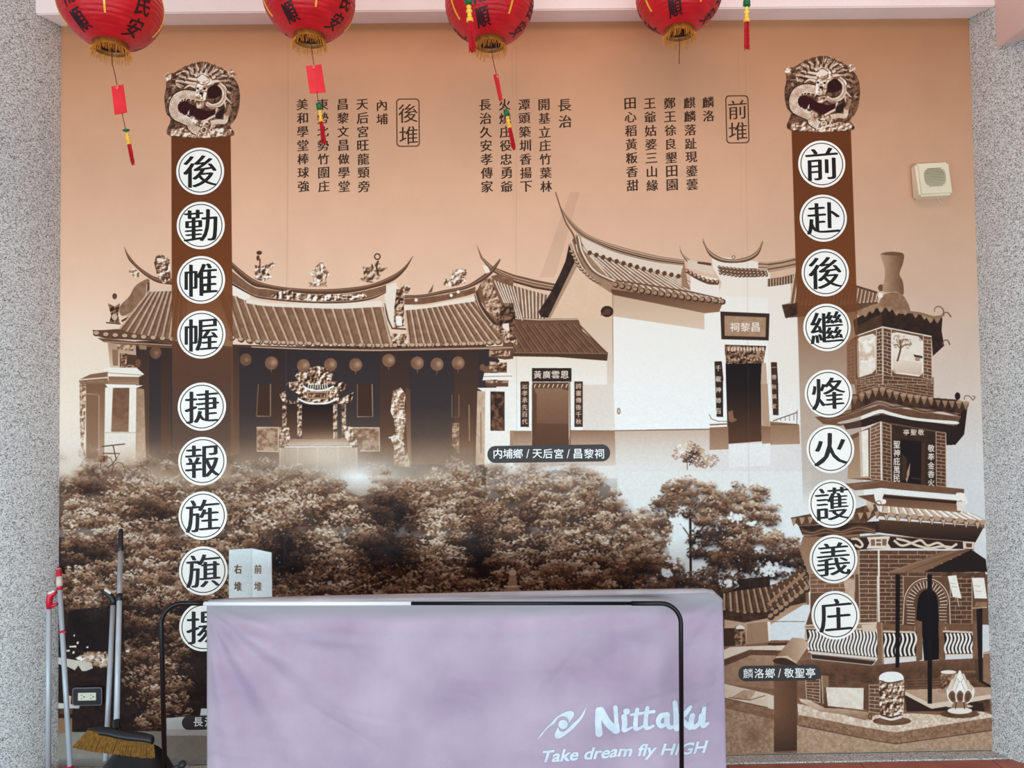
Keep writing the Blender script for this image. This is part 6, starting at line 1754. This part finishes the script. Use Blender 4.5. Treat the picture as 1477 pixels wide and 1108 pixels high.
# hand-drawn word mark, letter by letter as rounded strokes (zoomed measurements)
def stroke_poly(pts, w, n=10):
    p = np.array(sm(pts, n) if len(pts) > 2 else res(pts, n)); w = np.interp(np.linspace(0, 1, len(p)), np.linspace(0, 1, len(w)), w) / 2 * 1.22
    T = np.gradient(p, axis=0); T /= np.maximum(np.hypot(T[:, 0], T[:, 1]), 1e-6)[:, None]; Nn = np.stack([-T[:, 1], T[:, 0]], 1)
    a = p + Nn * w[:, None]; b = p - Nn * w[:, None]
    t0 = math.atan2(-T[0][1], -T[0][0]); t1 = math.atan2(T[-1][1], T[-1][0])
    c0 = [(p[0][0] + w[0] * math.cos(t0 + s), p[0][1] + w[0] * math.sin(t0 + s)) for s in np.linspace(-1.2, 1.2, 5)]
    c1 = [(p[-1][0] + w[-1] * math.cos(t1 + s), p[-1][1] + w[-1] * math.sin(t1 + s)) for s in np.linspace(-1.2, 1.2, 5)]
    V = []; tt = []
    m = len(a)
    V = np.concatenate([a, b, [p[0]], c0, [p[-1]], c1])
    for k in range(m - 1): tt += [(k, k + 1, m + k + 1), (k, m + k + 1, m + k)]
    o = 2 * m
    for k in range(4): tt.append((o, o + 1 + k, o + 2 + k))
    tt += [(o, 0, o + 1), (o, 0, o + 5), (o, m, o + 1), (o, m, o + 5)]
    o2 = o + 6
    for k in range(4): tt.append((o2, o2 + 1 + k, o2 + 2 + k))
    tt += [(o2, m - 1, o2 + 1), (o2, m - 1, o2 + 5), (o2, 2 * m - 1, o2 + 1), (o2, 2 * m - 1, o2 + 5)]
    return V, np.array(tt)


ST = []
def st(z, w): 
    v, t = stroke_poly(z, w); ST.append((np.array(K4(v)), t))
st([(492, 762), (486, 820), (492, 898)], [36, 30, 34])                 # N
st([(500, 762), (540, 830), (592, 884)], [38, 36, 36])
st([(585, 745), (590, 810), (596, 880)], [22, 20, 26])
st([(648, 768), (652, 771)], [30, 30])                                  # i dot
st([(636, 800), (640, 845), (636, 880), (655, 878), (680, 866)], [28, 26, 22, 16, 12])
st([(712, 762), (704, 820), (704, 872), (722, 876), (748, 862)], [20, 22, 24, 16, 12])   # t
st([(676, 790), (740, 786)], [14, 16])
st([(772, 756), (764, 815), (764, 868), (782, 874), (808, 862)], [20, 22, 24, 16, 12])   # t
st([(742, 786), (810, 780)], [14, 18])
st([(880, 800), (852, 806), (836, 836), (850, 862), (878, 848), (890, 806)], [26, 24, 24, 22, 16, 14])   # a
st([(888, 798), (886, 840), (900, 868), (925, 860)], [26, 26, 22, 12])
st([(930, 724), (936, 790), (938, 872)], [22, 24, 28])                  # K
st([(1018, 748), (985, 790), (950, 812)], [18, 26, 26])
st([(955, 806), (985, 840), (1015, 868)], [26, 26, 24])
st([(1030, 800), (1022, 845), (1042, 866), (1072, 842), (1080, 800)], [28, 26, 24, 20, 18])  # u
st([(1100, 762), (1094, 820), (1096, 862), (1126, 850)], [22, 26, 26, 12])
cloth_poly('brand_lettering', ST)
ST = []
v = np.array(circ(1097, 747, 14, 24, 11.5)[0]); ST.append((np.array(K4(v)), circ(1097, 747, 14, 24, 11.5)[1]))
g_, t_ = latin('R'); g_ = (g_ - [(g_[:, 0].min() + g_[:, 0].max()) / 2, .36]) * [20, -20] + [1097, 747]; ST.append((np.array(K4(g_)), t_))
cloth_poly('registered_mark', ST)
# swoosh eye emblem
ST = []
def blob(pts, n=6):
    q = sm(pts, n, True); ST.append((np.array(K4(shape(q)[0])), shape(q)[1]))
q = sm([(138, 932), (165, 893), (210, 840), (262, 790), (318, 766), (345, 772), (345, 795), (312, 840)], 6) + sm([(312, 840), (318, 818), (300, 797), (272, 796), (250, 812), (235, 838), (200, 862), (165, 905), (140, 932)], 6)
ST.append((np.array(K4(shape(q)[0])), shape(q)[1]))
q = sm([(420, 740), (400, 795), (350, 860), (300, 905), (262, 926), (240, 918), (240, 895), (255, 862)], 6) + sm([(258, 862), (268, 880), (292, 884), (318, 862), (340, 838), (375, 806), (400, 770), (419, 742)], 6)
ST.append((np.array(K4(shape(q)[0])), shape(q)[1]))
ST.append((np.array(K4(circ(286, 842, 27, 28)[0])), circ(286, 842, 27, 28)[1]))
cloth_poly('emblem', ST)
g_, t_ = latin('Take dream fly HIGH', .026, .26)
x0_, x1_ = g_[:, 0].min(), g_[:, 0].max()
g2 = np.stack([(g_[:, 0] - x0_) / (x1_ - x0_) * 955 + 168, 1063 - (g_[:, 0] - x0_) / (x1_ - x0_) * 52 - g_[:, 1] * 93], 1)
cloth_poly('slogan', [(np.array(K4(g2)), t_)])

# ------------------------------------------------------------------ black tube stand in front of the barrier
RY = 2.28
m_tube = new_mat('gloss_black_tube', (12, 11, 12), .35, 0, .4)
m_wtube = new_mat('white_tube', (250, 252, 252), .5)
rk = at(606, 870, RY)
rack = tag(empty('tube_stand', (rk.x, RY, 0)), 'black bent-tube stand with one white length, standing in front of the mauve barrier', 'stand')
q = lambda px, py: at(px, py, RY) - Vector((rk.x, 0, 0)) - Vector((0, RY, 0))
a0, a1 = q(235.5, 871), q(980.5, 869)


def corner(px0, py0, sgn, r=.055):
    """quarter bend from the vertical leg to the top tube"""
    c = q(px0, py0); pts = []
    for k in range(9):
        a = PI / 2 * k / 8
        pts.append(Vector((c.x + sgn * r * (1 - math.cos(a)), 0, c.z - r + r * math.sin(a))))
    return pts


Lb, Rb = corner(232.5, 870.5, 1, .066), corner(981.5, 870, -1, .062)
bm = bmesh.new(); lx = at(239, 1108, RY).x - rk.x
add_tube(bm, [(lx + .004, 0, .012)] + Lb + [q(294, 870.5)], .0072, 14); bm_obj('left_bend', bm, m_tube, rack, True)
bm = bmesh.new(); rx_ = at(981.5, 1108, RY).x - rk.x
add_tube(bm, [(rx_, 0, .012)] + Rb + [q(911, 870.5)], .0072, 14); bm_obj('right_bend', bm, m_tube, rack, True)
bm = bmesh.new(); add_tube(bm, [q(592, 870.5), q(914, 870.5)], .0056, 14); bm_obj('inner_tube', bm, m_tube, rack, True)
bm = bmesh.new(); add_tube(bm, [q(293, 871), q(593, 870.5)], .0064, 14); bm_obj('white_sleeve', bm, m_wtube, rack, True)
for x in (lx, rx_):
    bm = bmesh.new(); add_tube(bm, [(x, -.2, .012), (x, .06, .012)], .0078, 12); bm_obj('foot', bm, m_tube, rack, True)
m_dkgr = new_mat('black_knob', (28, 27, 30), .5)
kx = at(263, 1103, RY)
bm = bmesh.new(); bmesh.ops.create_uvsphere(bm, u_segments=16, v_segments=10, radius=.012, matrix=Matrix.Translation((kx.x - rk.x, 0, kx.z))); add_tube(bm, [(kx.x - rk.x, 0, kx.z), (lx, 0, kx.z - .02)], .005, 8)
bm_obj('side_knob', bm, m_dkgr, rack, True)

# ------------------------------------------------------------------ broom, dustpan, mop and squeegee on the left
m_alu = noise_mat('brushed_pole', (192, 195, 200), (178, 182, 188), 30, .4, metal=.12, stretch=(1, 1, .05))
m_bristle = noise_mat('ochre_bristle', (112, 76, 24), (150, 106, 42), 120, .7)
m_redp = new_mat('red_plastic', (206, 26, 52), .35, 0, .5)
m_pan = new_mat('black_pan', (30, 30, 34), .45)


def pole(name, mat, parent, p0, p1, r, n=14, base=Vector((0, 0, 0))):
    bm = bmesh.new(); add_tube(bm, [p0 - base, p1 - base], r, n); return bm_obj(name, bm, mat, parent, True)


# broom: grip leaning against the mural
yt, yb = WALL_Y - .04, 2.43
bt = at(174.5, 763, yt); bb = at(168, 1048, yb)
bd = (bb - bt).normalized()
base = Vector((bb.x, bb.y, 0))
broom = tag(empty('broom', base), 'broom with silver pole, black grip and ochre bristles leaning on the mural', 'broom')
g1 = bt + bd * .095
bm = bmesh.new(); add_tube(bm, [bt - base, bt + bd * .004 - base, bt + bd * .015 - base, g1 - bd * .03 - base, g1 - base], 0, 14, True, [.003, .0075, .009, .0085, .0105]); bm_obj('grip', bm, m_pan, broom, True)
pole('pole', m_alu, broom, g1, bb, .0088, base=base)
jn = at(171.5, 864, 0.5 * (yt + yb) + .03)
tt = (jn.z - bt.z) / (bb.z - bt.z); jn = bt.lerp(bb, tt)
pole('joint_collar', m_pan, broom, jn - bd * .013, jn + bd * .013, .0112, base=base)
# head: slants down to the right
h0, h1 = at(128, 1052, yb - .01), at(221, 1067, yb - .03)
hc = at(170, 1052, yb - .01)
bm = bmesh.new()
add_tube(bm, [bb - bd * .02 - base, bb + bd * .015 - base, hc + Vector((0, 0, -.006)) - base], 0, 12, True, [.0105, .012, .016])
hp = sm([(126, 1052.5), (140, 1051.5), (158, 1053), (172, 1056), (190, 1059), (208, 1061), (219, 1064), (221, 1068)], 4)
N_ = len(hp); rows = []
for k, p in enumerate(hp):
    c = at(p[0], p[1] + 2, yb - .012 - .02 * k / N_) - base
    t = math.sin(PI * (k + .6) / (N_ + .2)) ** .35
    rows.append([bm.verts.new(c + Vector((0, dy * t, dz * (.5 + .5 * t)))) for dy, dz in ((-.018, -.009), (-.018, .001), (-.010, .009), (.010, .009), (.018, .001), (.018, -.009))])
for A_, B_ in zip(rows, rows[1:]):
    for k in range(6): bm.faces.new((A_[k], A_[(k + 1) % 6], B_[(k + 1) % 6], B_[k]))
bm.faces.new(rows[0][::-1]); bm.faces.new(rows[-1])
bm_obj('head', bm, m_pan, broom, True)
bm = bmesh.new(); rb = random.Random(5)
for k in range(46):
    t = k / 45
    for r_ in range(4):
        top = at(*(np.array(hp[0]) * (1 - t) + np.array(hp[-1]) * t + [0, 4]), yb - .022 + r_ * .010)
        top = at(np.interp(t, [0, 1], [127, 220]), np.interp(t, [0, .3, .6, 1], [1054, 1057, 1061, 1067]), yb - .028 + r_ * .010)
        bot = at(np.interp(t, [0, 1], [106, 222.5]) + rb.uniform(-1, 1), np.interp(t, [0, .25, .6, .85, 1], [1078, 1084, 1089, 1093, 1093]) + rb.uniform(-1.5, 1), yb - .036 + r_ * .014)
        mid = top.lerp(bot, .5) + Vector((0, 0, -.002))
        add_tube(bm, [top - base, mid - base, bot - base], 0, 4, True, [.0026, .0027, .0024])
tag(bm_obj('bristles', bm, m_bristle, broom), kind='stuff')

# dustpan
y2t, y2b = WALL_Y - .05, 2.575
d0, d1 = at(163, 872, y2t), at(152.5, 1098, y2b)
base = Vector((d1.x, d1.y, 0))
pan = tag(empty('dustpan', base), 'long-handled black dustpan behind the broom, its bin at the bottom edge', 'dustpan')
pole('pole', m_alu, pan, d0, d1, .0086, base=base)
bm = bmesh.new()
e0, e1 = at(163.5, 870, y2t), at(147, 852.5, y2t - .01)
add_tube(bm, [at(163, 876, y2t) - base, at(163.5, 866, y2t) - base, at(160, 860, y2t) - base, at(152, 854, y2t - .005) - base, e1 - base], 0, 12, True, [.0095, .0105, .010, .009, .006])
add_tube(bm, [at(163, 864, y2t) - base, at(171, 864.5, y2t + .01) - base], .005, 8)
hd = bm_obj('handle', bm, m_pan, pan, True)
m_lab = new_mat('pale_label', (232, 214, 200), .5)
c = at(156, 852.8, y2t - .012) - base; u = (at(161.5, 857, y2t - .012) - at(150.5, 850, y2t - .012)).normalized()
bm = bmesh.new(); bmesh.ops.create_cube(bm, size=1, matrix=Matrix.Translation(c) @ u.to_track_quat('X', 'Z').to_matrix().to_4x4() @ Matrix.Diagonal((.027, .009, .009, 1))); bm_obj('handle_label', bm, m_lab, hd)
# bin body: scoop with high back
bm = bmesh.new()
cx = at(182, 1100, 2.48); hw = .135
rows = []
for (y, z, w) in ((.16, .0, 1.0), (.02, .0, .98), (-.1, .01, .92)): pass
def scoop(o):
    out = []
    for k in range(13):
        t = -1 + 2 * k / 12
        out.append((t * (hw - o), (1 - abs(t) ** 3) * (.088 - o) + .0))
    return out
zt_ = at(180, 1091, 2.48).z
for s, o in ((0, 0), (1, .004)):
    pr_ = []
    for y, hsc in ((.085, 1.0), (.03, .92), (-.04, .72), (-.13, .30)):
        prf = []
        for k in range(17):
            t = -1 + 2 * k / 16
            prf.append(bm.verts.new((t * (hw - o), y, max(.004 + o, (zt_ * hsc) * (1 - max(0, abs(t) - .35) ** 1.8 * 1.1)) - o)))
        pr_.append(prf)
    rows.append(pr_)
for s in (0, 1):
    for A_, B_ in zip(rows[s], rows[s][1:]):
        for k in range(16): bm.faces.new((A_[k], A_[k + 1], B_[k + 1], B_[k]))
for k in range(16): bm.faces.new((rows[0][-1][k], rows[0][-1][k + 1], rows[1][-1][k + 1], rows[1][-1][k]))
bl = [bm.verts.new((x, y, .004)) for x, y in ((-hw, .085), (hw, .085), (hw, -.13), (-hw, -.13))]
bm.faces.new(bl)
bk = rows[0][0]; bm.faces.new([bl[0]] + list(bk) + [bl[1]])
o = bm_obj('pan_body', bm, m_pan, pan, True); o.location = Vector((cx.x, 2.48, 0)) - base

# red-banded squeegee pole leaning at the edge of the mural
y3t, y3b = WALL_Y - .02, 2.66
s0, s1 = at(84.5, 818, y3t), at(101.5, 1112, y3b)
dd = (s1 - s0).normalized(); s1 = s0 + dd * ((s0.z - .03) / -dd.z)
base = Vector((s1.x, s1.y, 0))
mop = tag(empty('mop', base), 'pale grey mop pole with red grip and red bands leaning where mural meets left column', 'mop')
def on(py): 
    t = (at(90, py, 2.78).z - s0.z) / (s1.z - s0.z)
    for _ in range(3):
        p_ = s0.lerp(s1, t); t = (at(90, py, p_.y).z - s0.z) / (s1.z - s0.z)
    return s0.lerp(s1, t)
ga, gb = on(820), on(851)
m_pale = noise_mat('pale_pole', (196, 202, 208), (182, 190, 198), 20, .4, metal=.2, stretch=(1, 1, .05))
pole('pole', m_pale, mop, ga, s1, .0088, base=base)
bm = bmesh.new(); add_tube(bm, [s0 - base, on(821) - base, on(826) - base, on(846) - base, gb - base], 0, 14, True, [.004, .0085, .0105, .0098, .0112]); gr = bm_obj('grip', bm, m_redp, mop, True)
pole('grip_label', m_lab, gr, on(832), on(846), .0107, base=base)
for pa in (911.5,): 
    bm = bmesh.new(); A0, A1 = on(pa - 1.6) - base, on(pa + 1.6) - base; add_tube(bm, [A0, A1], .0108, 14); add_tube(bm, [A0 + Vector((-.012, -.004, 0)), A1 + Vector((.016, -.004, .004))], .003, 8); bm_obj('red_band', bm, m_redp, mop, True)
bm = bmesh.new(); A0, A1 = on(1106) - base, on(1122) - base; add_tube(bm, [A0, A1], .0112, 14); add_tube(bm, [A0 + Vector((-.05, .0, -.01)), A0 + Vector((0, 0, -.004))], .005, 8); bm_obj('red_socket', bm, m_redp, mop, True)
bm = bmesh.new(); add_box(bm, -.028, .028, -.24, .02, .008, .05, .008); bm_obj('mop_head', bm, m_redp, mop)

# second pole with hooked red handle
y4 = 2.64
t0, t1 = at(70.5, 872, y4), at(69.5, 1108, y4)
t1 = Vector((t1.x, y4, .03)); base = Vector((t1.x, y4, 0))
sq = tag(empty('squeegee', base), 'grey pole with hooked red handle standing against the left pebble column', 'squeegee')
pole('pole', m_alu, sq, t0, t1, .0088, base=base)
bm = bmesh.new()
q_ = lambda a, b, dy=0: at(a, b, y4 + dy) - base
add_tube(bm, [q_(71, 878), q_(71, 868), q_(72, 861), q_(76, 856.5), q_(81, 854)], 0, 12, True, [.0095, .011, .0115, .0105, .007])
add_tube(bm, [q_(72, 875), q_(78, 873), q_(83, 871)], 0, 8, True, [.007, .0065, .005])
hd = bm_obj('handle', bm, m_redp, sq, True)
bm = bmesh.new(); c = q_(76.5, 856); bmesh.ops.create_cube(bm, size=1, matrix=Matrix.Translation(c + Vector((0, -.008, .006))) @ Matrix.Rotation(math.radians(-25), 4, 'Y') @ Matrix.Diagonal((.022, .008, .007, 1))); bm_obj('handle_label', bm, m_lab, hd)
bm = bmesh.new(); add_box(bm, -.30, .02, -.012, .012, .012, .045, .004); bm_obj('squeegee_blade', bm, m_redp, sq)
